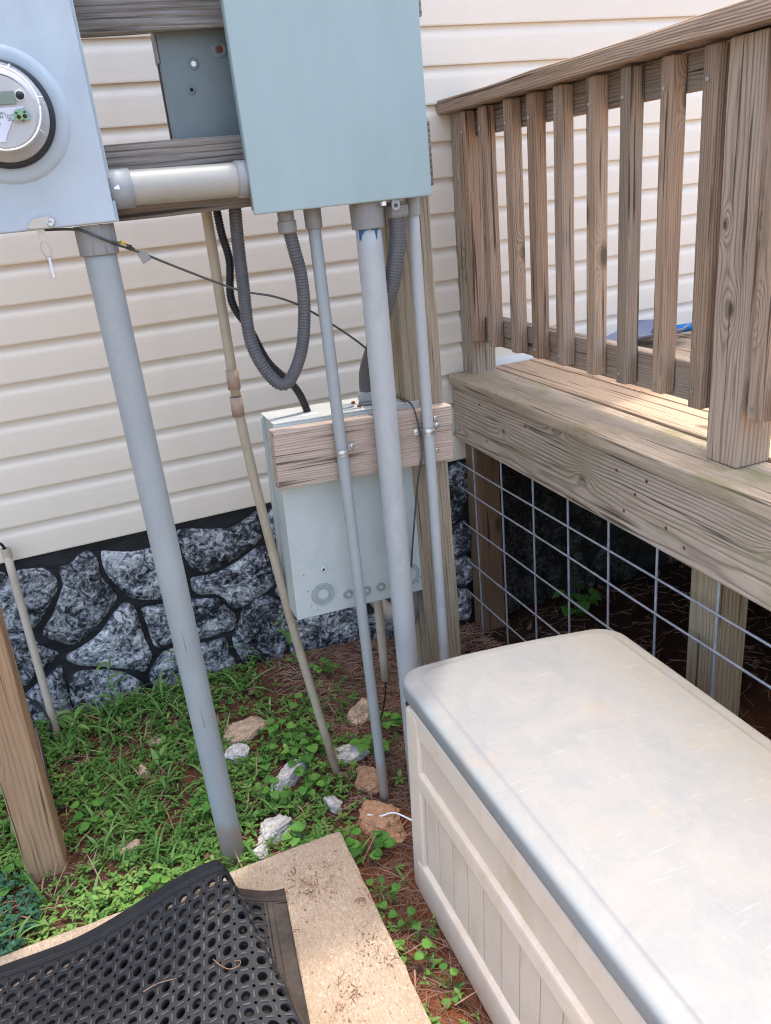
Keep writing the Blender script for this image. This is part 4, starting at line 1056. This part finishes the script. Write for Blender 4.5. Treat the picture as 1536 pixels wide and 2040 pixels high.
# the rounded far corner and far side
oc = outline(-.004, CW+.004, -CL-.004, .003, .05, 7, SK)
far = [p for p in oc if p[1] > -.075]
far = [p for p in oc[:18] if p[1] > -.06]
vs = []; fs = []
fp = far
for z in (.004, .500):
    for x, y in fp: vs.append((x, y, z))
n = len(fp)
for k in range(n-1): fs.append((k, k+1, n+k+1, n+k))
o = add('far_side', vs, fs, 'chest', chest, CM, True)
y = -.0975
while y > -CL+.13:
    box('plank', .006, .02, y-.0640, y-.0012, .106, .318, 'chest_panel', chest, .0018, 2, CM)
    y -= .0655
box('upper_panel', .0065, .02, -CL+.096, -.0965, .364, .456, 'chest_panel', chest, .001, 1, CM)

# ------------------------------------------------------------------ perforated mat
MZ = .052
def mat_profile(y):
    t = (y+.98)/-.38
    tt = min(1.6, max(0, t))
    xr = .020+.066*min(tt, 1.25); hr = .074*max(.30, 1-.55*tt); xe = .150-.040*min(tt, 1.2)
    xl = xr-.36+.08*tt
    pts = []
    for k in range(60): pts.append((-1.05+(xl+1.05)*k/60, MZ+.010))
    for k in range(41):
        s_ = k/40; pts.append((xl+(xr-xl)*s_, MZ+.010+hr*(s_*s_*(3-2*s_))**1.15))
    # over the ridge and down again
    for k in range(1, 9):
        a = pi/2*k/8; pts.append((xr+.020*sin(a), MZ+.010+hr-.020*(1-cos(a))))
    zt = MZ+.010+hr-.020
    x0 = xr+.020
    xd = min(xe-.012, xr+.030)
    for k in range(1, 9):
        s_ = k/8; pts.append((x0+(xd-x0)*s_*s_, max(MZ+.010, zt+(MZ+.010-zt)*s_)))
    for k in range(1, 9): pts.append((xd+(xe-xd)*k/8, MZ+.010))
    L = [0]
    for a, b in zip(pts, pts[1:]): L.append(L[-1]+math.hypot(b[0]-a[0], b[1]-a[1]))
    return pts, L
PROF = {}
import bisect
def mat_pt(s_, v, up=0.0):
    """s_ : distance from the right-hand end measured along the sheet, v : distance from the far edge"""
    y = -.975-v
    key = round(y, 3)
    if key not in PROF: PROF[key] = mat_profile(y)
    pts, L = PROF[key]; q = max(0, min(L[-1]-1e-6, L[-1]-s_))
    j = min(len(L)-2, max(0, bisect.bisect_right(L, q)-1))
    t = (q-L[j])/(L[j+1]-L[j])
    a, b = pts[j], pts[j+1]
    x = a[0]+(b[0]-a[0])*t; z = a[1]+(b[1]-a[1])*t
    tx, tz = b[0]-a[0], b[1]-a[1]; l = math.hypot(tx, tz)
    x += -tz/l*up; z += tx/l*up
    yy = y-.075*sstep(.16, 0, s_)*max(0, 1-v/.9)+.004*nz(x*4, y*4, .5)
    return (x, yy, z+.003*nz(x*3, y*3, 2.2)*sstep(0, .1, s_))
mat_t = thing('rubber_mat', (-.3, -1.4, MZ), 'black perforated rubber mat buckled up at its right end on the concrete slab', 'mat')
PT = .0320; HR = .0087; SR = .0033; TH = .0085; BW = .047
def cell_ring():
    out = []; inn = []
    for k in range(16):
        a = 2*pi*k/16; inn.append((HR*cos(a), HR*sin(a)))
    h = PT/2
    for qd in range(4):
        mids = [(h, 0), (0, h), (-h, 0), (0, -h)][qd]
        sx, sy = [(1, 1), (-1, 1), (-1, -1), (1, -1)][qd]
        out.append(mids)
        if qd % 2 == 0: tri = [(h*sx, (h-SR)*sy), ((h-SR*.72)*sx, (h-SR*.72)*sy), ((h-SR)*sx, h*sy)]
        else: tri = [((h-SR)*sx, h*sy), ((h-SR*.72)*sx, (h-SR*.72)*sy), (h*sx, (h-SR)*sy)]
        out += tri
    return out, inn
OUT, INN = cell_ring()
mv = []; mf = []; rv = []; rf = []
nu, nv = 35, 29
for iu in range(nu):
    for iv in range(nv):
        cu = BW+PT*(iu+.5); cv = BW+PT*(iv+.5); b = len(mv)
        for x, y in OUT: mv.append(mat_pt(cu+x, cv+y))
        for x, y in INN: mv.append(mat_pt(cu+x*1.06, cv+y*1.06))
        for x, y in INN: mv.append(mat_pt(cu+x, cv+y, -.0018))
        for x, y in INN: mv.append(mat_pt(cu+x*.98, cv+y*.98, -TH))
        for x, y in OUT: mv.append(mat_pt(cu+x, cv+y, -TH))
        for k in range(16):
            j = (k+1) % 16
            mf += [(b+k, b+16+k, b+16+j, b+j), (b+16+k, b+32+k, b+32+j, b+16+j), (b+32+k, b+48+k, b+48+j, b+32+j)]
        for qd in range(4):
            k = qd*4+1
            for q in (k, k+1): mf.append((b+q, b+q+1, b+64+q+1, b+64+q))
        # raised bars between neighbouring holes
        for ax in (0, 1):
            if random.random() < .04: continue
            c0 = len(rv)
            lx_, ly_ = (.0017, .0066) if ax == 0 else (.0066, .0017)
            ox, oy = (PT/2, 0) if ax == 0 else (0, PT/2)
            for hgt, sc_ in ((-.001, 1), (.0016, 1), (.0022, .75)):
                for sx, sy in ((-1, -1), (1, -1), (1, 1), (-1, 1)): rv.append(mat_pt(cu+ox+sx*lx_*sc_, cv+oy+sy*ly_*sc_, hgt))
            for l in (0, 4):
                for k in range(4): rf.append((c0+l+k, c0+l+(k+1) % 4, c0+l+4+(k+1) % 4, c0+l+4+k))
            rf.append((c0+8, c0+9, c0+10, c0+11))
o = add('perforated_sheet', mv, mf, 'rubber', mat_t); 
o2 = add('tread_bars', rv, rf, 'rubber_worn', mat_t); o2['kind'] = 'stuff'
def strip(name, su, sv, matn, prof, s0=0.0):
    """border strip; prof across it: (offset, height)"""
    vs = []; fs = []
    if sv == 'far':
        N = 110
        for i in range(N+1):
            s_ = s0[0]+(s0[1]-s0[0])*i/N
            for o_, h in prof: vs.append(mat_pt(s_, BW*o_, h))
    else:
        N = 90
        for i in range(N+1):
            v = BW*.98+(nv*PT)*i/N
            for o_, h in prof: vs.append(mat_pt(BW*o_, v, h))
    m = len(prof)
    for i in range(N):
        for k in range(m-1): fs.append((i*m+k, i*m+k+1, (i+1)*m+k+1, (i+1)*m+k))
    return add(name, vs, fs, matn, mat_t, smooth=False)
PB = [(-.02, -.0095), (0, -.0075), (.08, -.0050), (.55, -.0005), (.60, .0), (.64, -.0012), (.68, .0), (.86, .0002), (.88, -.002), (.92, .0), (1.0, .0), (1.0, -TH)]
strip('far_border', None, 'far', 'rubber', PB, (.118, BW+nu*PT))
strip('far_border_end', None, 'far', 'rubber_dusty', PB, (0, .118))
# the other half of the folded sheet lies flat underneath
def under_sheet():
    vs = []; fs = []; n = 40
    for i in range(n+1):
        y = -1.045-.88*i/n
        xe = mat_profile(y)[0][-1][0]-.03
        vs += [(-1.06, y, MZ+.0012), (xe, y, MZ+.0012)]
    for i in range(n): fs.append((2*i, 2*i+2, 2*i+3, 2*i+1))
    add('folded_half', vs, fs, 'rubber', mat_t)
under_sheet()
strip('end_border', 'end', None, 'rubber_dusty', PB)

# ------------------------------------------------------------------ rocks
def rock(x, y, sx, sy, sz, rot, mat, label, seed, zoff=0.0):
    bm = bmesh.new(); bmesh.ops.create_icosphere(bm, subdivisions=5, radius=1)
    R = random.Random(seed); cuts = []
    for k in range(14):
        d = Vector((R.gauss(0, 1), R.gauss(0, 1), R.gauss(0, .6))).normalized(); cuts.append((d, R.uniform(.50, .85)))
    cuts.append((Vector((R.uniform(-.2, .2), R.uniform(-.2, .2), 1)).normalized(), .72))
    o = Vector((seed*3.7, seed*1.9, seed))
    for v in bm.verts:
        p = v.co.copy()
        for d, l in cuts:
            e = p.dot(d)-l
            if e > 0: p -= d*e*.92
        p *= 1+.13*noise.noise(p*1.6+o)
        p += p.normalized()*(.09*noise.noise(p*4+o)+.07*noise.noise(p*9+o)+.05*noise.noise(p*19+o)+.03*noise.noise(p*38+o))
        v.co = Vector((p.x*sx*1.36, p.y*sy*1.36, p.z*sz*1.2))
    sz *= 1.15
    m = Matrix.Translation((x, y, gz(x, y)+sz*.18+zoff)) @ Matrix.Rotation(radians(rot), 4, 'Z')
    ob = from_bm('rock', bm, mat, None, m, False)
    tag(ob, label, 'rock', 'rubble scattered among the weeds')
rock(.205, -.375, .060, .055, .020, 20, 'tan_rock', 'flat tan rock between the service conduit and the stone foundation', 1)
rock(.158, -.495, .034, .032, .030, 0, 'concrete_rock', 'knobbly white lump of concrete touching the service conduit', 2)
rock(.262, -.655, .080, .027, .030, 40, 'concrete_rock', 'long whitish chunk of concrete slanting among violet leaves', 3)
rock(.533, -.470, .036, .046, .034, -25, 'tan_rock', 'upright tan rock behind the thin conduit', 4)
rock(.452, -.640, .052, .027, .024, -12, 'concrete_rock', 'low white concrete chunk at the foot of the tan pipe', 5)
rock(.462, -.765, .042, .050, .028, 10, 'orange_rock', 'orange clay stained rock touching the foot of the thin conduit', 6)
rock(.428, -.895, .050, .068, .024, 35, 'orange_rock', 'largest flat orange rock near the corner of the slab', 7)
rock(.340, -.800, .018, .030, .022, 0, 'concrete_rock', 'small pale crumbly rock in the middle of the rubble', 8)
rock(.180, -.822, .052, .034, .030, 12, 'concrete_rock', 'grey white angular rock behind the slab edge', 9)
rock(.135, -.868, .020, .018, .016, 0, 'concrete_rock', 'small white rock between the service conduit and the slab', 10)
rock(-.170, -.712, .034, .028, .014, 15, 'tan_rock', 'flat tan stone in the grass right of the tan post', 11)
rock(-.100, -.430, .016, .030, .015, 10, 'tan_rock', 'small tan stone in the weeds near the foundation', 12)
rock(.345, -.915, .019, .018, .014, 0, 'orange_rock', 'small orange stone at the tip of the slab corner', 13)
rock(.228, -.868, .014, .012, .011, 0, 'concrete_rock', 'tiny white pebble behind the slab edge', 14)
rock(-.045, -.300, .030, .020, .012, 0, 'tan_rock', 'low tan stone half hidden in grass under the foundation', 15)

# ------------------------------------------------------------------ plants
class Leaves:
    def __init__(s): s.v = []; s.f = []; s.t = []
    def leaf(s, base, ang, pitch, L, W, curve=.6, prof=None, fold=.18, tone=.3, n=4, twist=0.0):
        b0 = len(s.v); p = Vector(base); a = pitch
        prof = prof or (lambda t: sin(pi*min(1, t*.98+.02)**.75))
        side = Vector((-sin(ang+twist), cos(ang+twist), 0))
        for k in range(n+1):
            t = k/n; w = W*.5*prof(t)
            d = Vector((cos(ang)*cos(a), sin(ang)*cos(a), sin(a)))
            up = Vector((-cos(ang)*sin(a), -sin(ang)*sin(a), cos(a)))
            s.v += [p+side*w+up*w*fold*2, p.copy(), p-side*w+up*w*fold*2]
            tn = min(1, max(0, tone+random.uniform(-.08, .08)))
            s.t += [tn]*3
            p = p+d*(L/n); a -= curve/n*(1+.4*t)
        for k in range(n):
            i = b0+k*3; s.f += [(i, i+1, i+4, i+3), (i+1, i+2, i+5, i+4)]
        return p
    def stem(s, pts, r, tone=.2):
        b = len(s.v); tube_geo(pts, r, 4, s.v, s.f, False); s.t += [tone]*(len(s.v)-b)
    def build(s, name, mat, parent=None):
        o = add(name, s.v, s.f, mat, parent, smooth=True)
        at = o.data.attributes.new('tone', 'FLOAT', 'POINT'); at.data.foreach_set('value', s.t)
        return o
heart = lambda t: (1.0 if t < .001 else 1)*(.55+.62*sin(pi*min(.5, t*1.45)) if t < .35 else 1.17*max(0, 1-((t-.35)/.65)**1.7))
lance = lambda t: max(.04, sin(pi*t**.7)**.9) if t < .999 else .02
blade = lambda t: max(.03, (1-t**2.2))*(.65+.6*min(1, t*3))
ROCKS = [(.205,-.375,.058),(.158,-.495,.036),(.262,-.655,.05),(.533,-.47,.045),(.452,-.64,.045),(.462,-.765,.05),(.428,-.895,.062),(.34,-.80,.026),(.18,-.822,.05),(.135,-.868,.02)]
def in_slab(x, y, m=.004): return x < .318+m and y < -.942+m
def blocked(x, y):
    if in_slab(x, y): return True
    if .435 < x < .98 and y < -1.03: return True
    if (x-.0695)**2+(y+.85)**2 < .031**2: return True
    if abs(x+.366) < .05 and abs(y+.652) < .052: return True
    for a, b, c in ROCKS:
        if (x-a)**2+(y-b)**2 < c*c: return True
    return y > -.02
def bare(x, y): return nz(x, y, 7.7, 4.5)+.5*nz(x, y, 3.1, 11)
def density(x, y):
    """how thickly weeds grow"""
    d = 1.0
    d *= 1-.93*sstep(.28, .54, x+.10*nz(x, y, 9, 5))
    d *= .36+.64*sstep(.40, -.06, bare(x, y))
    if y > -.30 and x > .30: d *= .25
    if x > .0 and -.45 < y < -.1: d *= .9
    if x > .325 and y < -.93: d = .16*sstep(.50, .30, x)
    return d
weeds = Leaves(); R = random.Random(11)
cnt = 0
for k in range(16500):
    x = R.uniform(-1.15, .62); y = R.uniform(-1.55, -.03)
    if blocked(x, y) or R.random() > density(x, y)*.92: continue
    cnt += 1
    z = gz(x, y); hgt = R.uniform(.004, .030)*(1+.6*max(0, nz(x, y, 1, 6))); ln = R.choice((R.uniform(.007, .016), R.uniform(.012, .026))); tone = min(1, max(0, R.gauss(.28, .26)+.25*sstep(-.5, -1.0, y)))
    m = R.randint(3, 6); a0 = R.uniform(0, 6.3)
    for j in range(m):
        weeds.leaf((x, y, z+hgt*(.5+.5*j/m)), a0+j*2.4+R.uniform(-.3, .3), R.uniform(.05, .75), ln*R.uniform(.7, 1.15), ln*R.uniform(.32, .55), R.uniform(.3, 1.0), lance, .2, tone, 3)
tag(weeds.build('weeds', 'weed'), 'low green broadleaf weeds covering the ground around the conduits', 'weeds', kind='stuff')
grs = Leaves(); R = random.Random(5)
for k in range(1050):
    x = R.uniform(-1.15, .50); y = R.uniform(-1.5, -.03)
    d = density(x, y)
    if blocked(x, y) or R.random() > d*.75*(1.0 if x < .12 else .45): continue
    z = gz(x, y)-.003; tall = 1.0+.55*sstep(-.35, -.1, y)
    tone = min(1, max(0, R.gauss(.35, .2)))
    for j in range(R.randint(3, 7)):
        L_ = R.choice((R.uniform(.035, .08), R.uniform(.05, .13)))*tall
        grs.leaf((x+R.uniform(-.008, .008), y+R.uniform(-.008, .008), z), R.uniform(0, 6.3), R.uniform(.35, 1.4), L_, R.uniform(.0030, .0086), R.uniform(.9, 2.1), blade, .25, tone, 6)
tag(grs.build('grass', 'grass'), 'bright green grass blades growing between the slab and the foundation', 'grass', kind='stuff')
dry = Leaves(); R = random.Random(15)
for k in range(750):
    x = R.uniform(-1.1, .50); y = R.uniform(-1.5, -.03)
    if blocked(x, y): continue
    dry.leaf((x, y, gz(x, y)+R.uniform(.004, .02)), R.uniform(0, 6.3), R.uniform(-.1, .7), R.uniform(.03, .10), R.uniform(.0015, .004), R.uniform(-.4, 1.2), blade, .2, .3, 5)
tag(dry.build('dry_grass', 'straw'), 'dry brown grass blades lying among the green weeds', 'grass', kind='stuff')
teal = Leaves(); R = random.Random(3)
for k in range(900):
    x = R.uniform(-.75, -.345); y = R.uniform(-.98, -.62)
    if blocked(x, y) or (x+.50)**2/.018+(y+.82)**2/.020 > 1.0: continue
    z = gz(x, y); hh = R.uniform(.01, .05)
    for j in range(5): teal.leaf((x, y, z+hh), R.uniform(0, 6.3), R.uniform(0, .6), R.uniform(.009, .014), R.uniform(.006, .009), .5, None, .12, R.uniform(0, .6), 3)
tag(teal.build('ground_cover', 'teal_weed'), 'dense bluish green creeper at the left foot of the tan post', 'ground cover', kind='stuff')

def violet(x, y, n, size, label, seed, h=1.0, mat='violet', spread=.035, zb=None):
    R = random.Random(seed); lv = Leaves(); st = Leaves(); z = gz(x, y) if zb is None else zb
    for k in range(n):
        a = 2*pi*k/n+R.uniform(-.5, .5); rr = spread*R.uniform(.25, 1.15); hh = R.uniform(.018, .050)*h
        tip = Vector((x+rr*cos(a), y+rr*sin(a), z+hh))
        st.stem(smooth_path([(x+.25*rr*cos(a), y+.25*rr*sin(a), z-.004), (x+.45*rr*cos(a), y+.45*rr*sin(a), z+hh*.7), tip], 3), .0011, R.uniform(.2, .6))
        L_ = size*R.uniform(.7, 1.15)
        lv.leaf(tip, a+R.uniform(-.7, .7), R.uniform(-.15, .4), L_, L_*R.uniform(.78, .98), R.uniform(.3, .9), heart, .13, min(1, max(0, R.gauss(.35, .25))), 7)
    t = thing('violet_plant', (x, y, z), label, 'plant', 'heart leaved plants among the rubble')
    lv.build('leaves', mat, t); st.build('stems', mat, t)
V = [(.225, -.900, 9, .036, 'lush heart leaved plant at the back edge of the slab, right of the service conduit'),
     (.372, -.985, 10, .038, 'heart leaved plant in front of the large orange rock beside the slab corner'),
     (.305, -.715, 9, .032, 'heart leaved plant on the right side of the long whitish chunk'),
     (.205, -.715, 9, .030, 'heart leaved plant left of the long whitish chunk'),
     (.360, -.560, 9, .034, 'heart leaved plant behind the low concrete chunk'),
     (.290, -.470, 10, .034, 'heart leaved plant beside the flat tan rock'),
     (.225, -.560, 8, .032, 'heart leaved plant right of the knobbly white lump'),
     (.505, -.655, 6, .040, 'broad leaved plant at the back of the thin conduit'),
     (.590, -.560, 6, .036, 'dark leaved plant behind the main conduit'),
     (.300, -.610, 8, .030, 'heart leaved plant just above the long whitish chunk'),
     (.395, -.400, 7, .034, 'leafy plant left of the upright tan rock'),
     (.345, -1.13, 5, .024, 'small plant in the strip between slab and chest, nearest the slab corner'),
     (.372, -1.21, 4, .022, 'round leaved plant halfway along the strip between slab and chest'),
     (.338, -1.30, 4, .024, 'leafy sprig against the right edge of the slab'),
     (.395, -1.36, 3, .020, 'little sprig near the foot of the storage chest'),
     (.50, -.20, 7, .032, 'low leafy plant at the foundation behind the thin conduit'),
     (-.120, -.900, 6, .032, 'tall round leaved clover by the slab edge, left part of the weeds'),
     (-.245, -.560, 5, .040, 'broad leaved weed rising beside the tan post'),
     (-.420, -.690, 5, .044, 'broad leaved weed at the left side of the tan post'),
     (.06, -.66, 7, .028, 'heart leaved plant behind the service conduit'),
     (-.03, -.93, 7, .028, 'leafy clump where the mat meets the weeds')]
for i, (x, y, n, sz, lb) in enumerate(V): violet(x, y, n+2, sz*.84, lb, 40+i, 1.0 if y < -.3 else .9)
def tall_weed(x, y, h, n, label, seed):
    R = random.Random(seed); lv = Leaves(); z = gz(x, y)
    pts = smooth_path([(x, y, z-.005), (x+.01*R.uniform(-1, 1), y, z+h*.5), (x+.03*R.uniform(-1, 1), y-.01, z+h)], 4)
    st = Leaves(); st.stem(pts, .0013, .4)
    for k in range(n):
        t = (k+1)/(n+.5); p = pts[int(t*(len(pts)-1))]
        lv.leaf(p, R.uniform(0, 6.3), R.uniform(.3, .9), R.uniform(.045, .075), R.uniform(.010, .016), R.uniform(.6, 1.4), lance, .2, R.uniform(.2, .6), 5)
    t = thing('tall_weed', (x, y, z), label, 'weed', 'tall weeds along the foundation'); lv.build('leaves', 'grass', t); st.build('stem', 'grass', t)
tall_weed(-.145, -.13, .24, 7, 'tall thin weed in front of the largest low stone, left of the service conduit', 1)
tall_weed(.05, -.10, .17, 6, 'tall weed just left of the service conduit against the stones', 2)
tall_weed(-.26, -.20, .14, 8, 'grassy weed at the foot of the cream wall pipe', 3)
tall_weed(.43, -.10, .22, 6, 'slender weed below the left corner of the breaker panel', 4)
tall_weed(-.06, -.52, .12, 8, 'pale stalked weed in the middle of the weeds', 5)
for i, (x, y, n, sz, lb) in enumerate([(1.52, -.18, 9, .055, 'leafy green seedling under the deck near the wall'), (1.95, -.75, 8, .05, 'dark leafy plant deep under the deck'), (1.62, -1.30, 9, .045, 'dark leafy plant behind the right deck post'), (1.50, -.90, 9, .026, 'low dark plant under the deck behind the wire grid'), (1.75, -1.5, 8, .05, 'glossy leaved plant under the deck at the right edge')]):
    violet(x, y, n, sz, lb, 80+i, 2.2, 'teal_weed' if i else 'violet', .05)

# ------------------------------------------------------------------ litter
def needles(name, label, n, region, seed, lmin=.03, lmax=.10, zf=None, cond=None, r=.0008, bend=.5, mat='straw'):
    R = random.Random(seed); vs = []; fs = []
    k = 0; tries = 0
    while k < n and tries < n*8:
        tries += 1
        x = R.uniform(region[0], region[1]); y = R.uniform(region[2], region[3])
        if cond and not cond(x, y, R): continue
        k += 1
        a = R.uniform(0, 6.3); L_ = R.uniform(lmin, lmax); b = R.uniform(-bend, bend)
        zb = (zf(x, y) if zf else gz(x, y))+R.uniform(.0, .010)
        pts = []
        for j in range(4):
            t = j/3-.5; aa = a+b*t
            px = x+cos(aa)*L_*t; py = y+sin(aa)*L_*t
            pts.append((px, py, max((zf(px, py) if zf else gz(px, py))+.0008, zb+.004*t*R.uniform(-1, 1))))
        tube_geo(pts, r*R.uniform(.8, 1.5), 3, vs, fs, False)
    tag(add(name, vs, fs, mat), label, 'pine straw', kind='stuff')
def straw_ok(x, y, R):
    if blocked(x, y): return False
    w = sstep(.30, .52, x+.1*nz(x, y, 4, 6))
    if x > .325 and y < -.93: w = .8
    return R.random() < max(w, .07)
needles('pine_straw', 'brown pine straw covering the ground around the conduits and beside the chest', 6500, (-.6, 1.15, -1.75, -.03), 2, cond=straw_ok)
needles('deck_straw', 'pine straw under the deck', 900, (1.15, 2.3, -1.6, -.05), 9)
def leaf_litter():
    R = random.Random(21); lv = Leaves()
    for k in range(230):
        x = R.uniform(-.9, 2.0); y = R.uniform(-1.55, -.04)
        if blocked(x, y): continue
        L_ = R.uniform(.02, .05)
        lv.leaf((x, y, gz(x, y)+R.uniform(.002, .010)), R.uniform(0, 6.3), R.uniform(-.2, .5), L_, L_*R.uniform(.35, .7), R.uniform(-1.2, 1.2), None, R.uniform(-.3, .5), .3, 4, R.uniform(-.4, .4))
    tag(lv.build('leaf_litter', 'dead_leaf'), 'dry brown leaves scattered over the soil', 'dead leaves', kind='stuff')
leaf_litter()
# crumbs and pebbles on the soil
def crumbs(name, label, n, region, seed, smin, smax, mat, zf=None, cond=None):
    R = random.Random(seed); vs = []; fs = []
    for k in range(n):
        x = R.uniform(region[0], region[1]); y = R.uniform(region[2], region[3])
        if cond and not cond(x, y, R): continue
        s_ = smin+(smax-smin)*R.random()**3; z = (zf(x, y) if zf else gz(x, y))+s_*.25; b = len(vs)
        for dx, dy, dz in ((1,0,0),(-1,0,0),(0,1,0),(0,-1,0),(0,0,1),(0,0,-1),):
            vs.append((x+s_*dx*R.uniform(.5, 1.2), y+s_*dy*R.uniform(.5, 1.2), z+s_*dz*R.uniform(.3, .8)))
        for a_, b_ in ((0,2),(2,1),(1,3),(3,0)): fs += [(b+a_, b+b_, b+4), (b+b_, b+a_, b+5)]
    tag(add(name, vs, fs, mat), label, 'soil crumbs', kind='stuff')
crumbs('soil_crumbs', 'clods of red clay soil beside the chest and under the conduits', 3500, (-.5, 1.2, -1.7, -.03), 4, .0012, .007, 'debris', None, lambda x, y, R: not blocked(x, y))
slab_z = lambda x, y: .0506
def clump_ok(cs): return lambda x, y, R: any(((x-a)**2+(y-b)**2) < (c*R.random())**2 for a, b, c in cs) and in_slab(x, y, -.004)
CL_ = [(.205, -1.055, .06), (.225, -1.085, .05), (.27, -1.03, .03), (.275, -1.27, .05), (.29, -1.31, .04), (.20, -1.34, .05), (.13, -1.17, .02), (.30, -1.15, .03), (.17, -1.40, .06)]
crumbs('slab_crumbs', 'dirt crumbs lying on the concrete slab', 5200, (.10, .318, -1.5, -.95), 6, .0007, .0032, 'debris', slab_z, lambda x, y, R: clump_ok(CL_)(x, y, R) or R.random() < .05)
needles('slab_litter', 'dry rootlets and pine needles on the concrete slab', 30, (.10, .318, -1.45, -.95), 8, .012, .045, slab_z, clump_ok(CL_), .0006, 2.2, 'twig')
t = thing('mat_twig', (-.1, -1.2, .07), 'thin dry twig lying on the rubber mat', 'twig')
p0 = mat_pt(.30, .22, .003)
tube('twig', smooth_path([Vector(p0)+Vector((-.03, .004, .002)), Vector(p0)+Vector((.0, .008, .004)), Vector(p0)+Vector((.035, .003, .004)), Vector(p0)+Vector((.05, .010, .004))], 4), .0011, 'straw', t, 6)
p0 = mat_pt(.15, .26, .003)
t = thing('curled_tendril', (p0[0], p0[1], p0[2]), 'curled brown tendril on the mat near its buckled end', 'twig')
tube('tendril', smooth_path([Vector(p0)+Vector(q) for q in ((-.03, .03, .004), (-.02, .012, .004), (-.006, -.006, .005), (.012, -.008, .005), (.018, .002, .004), (.008, .006, .006))], 5), .001, 'twig', t, 6)
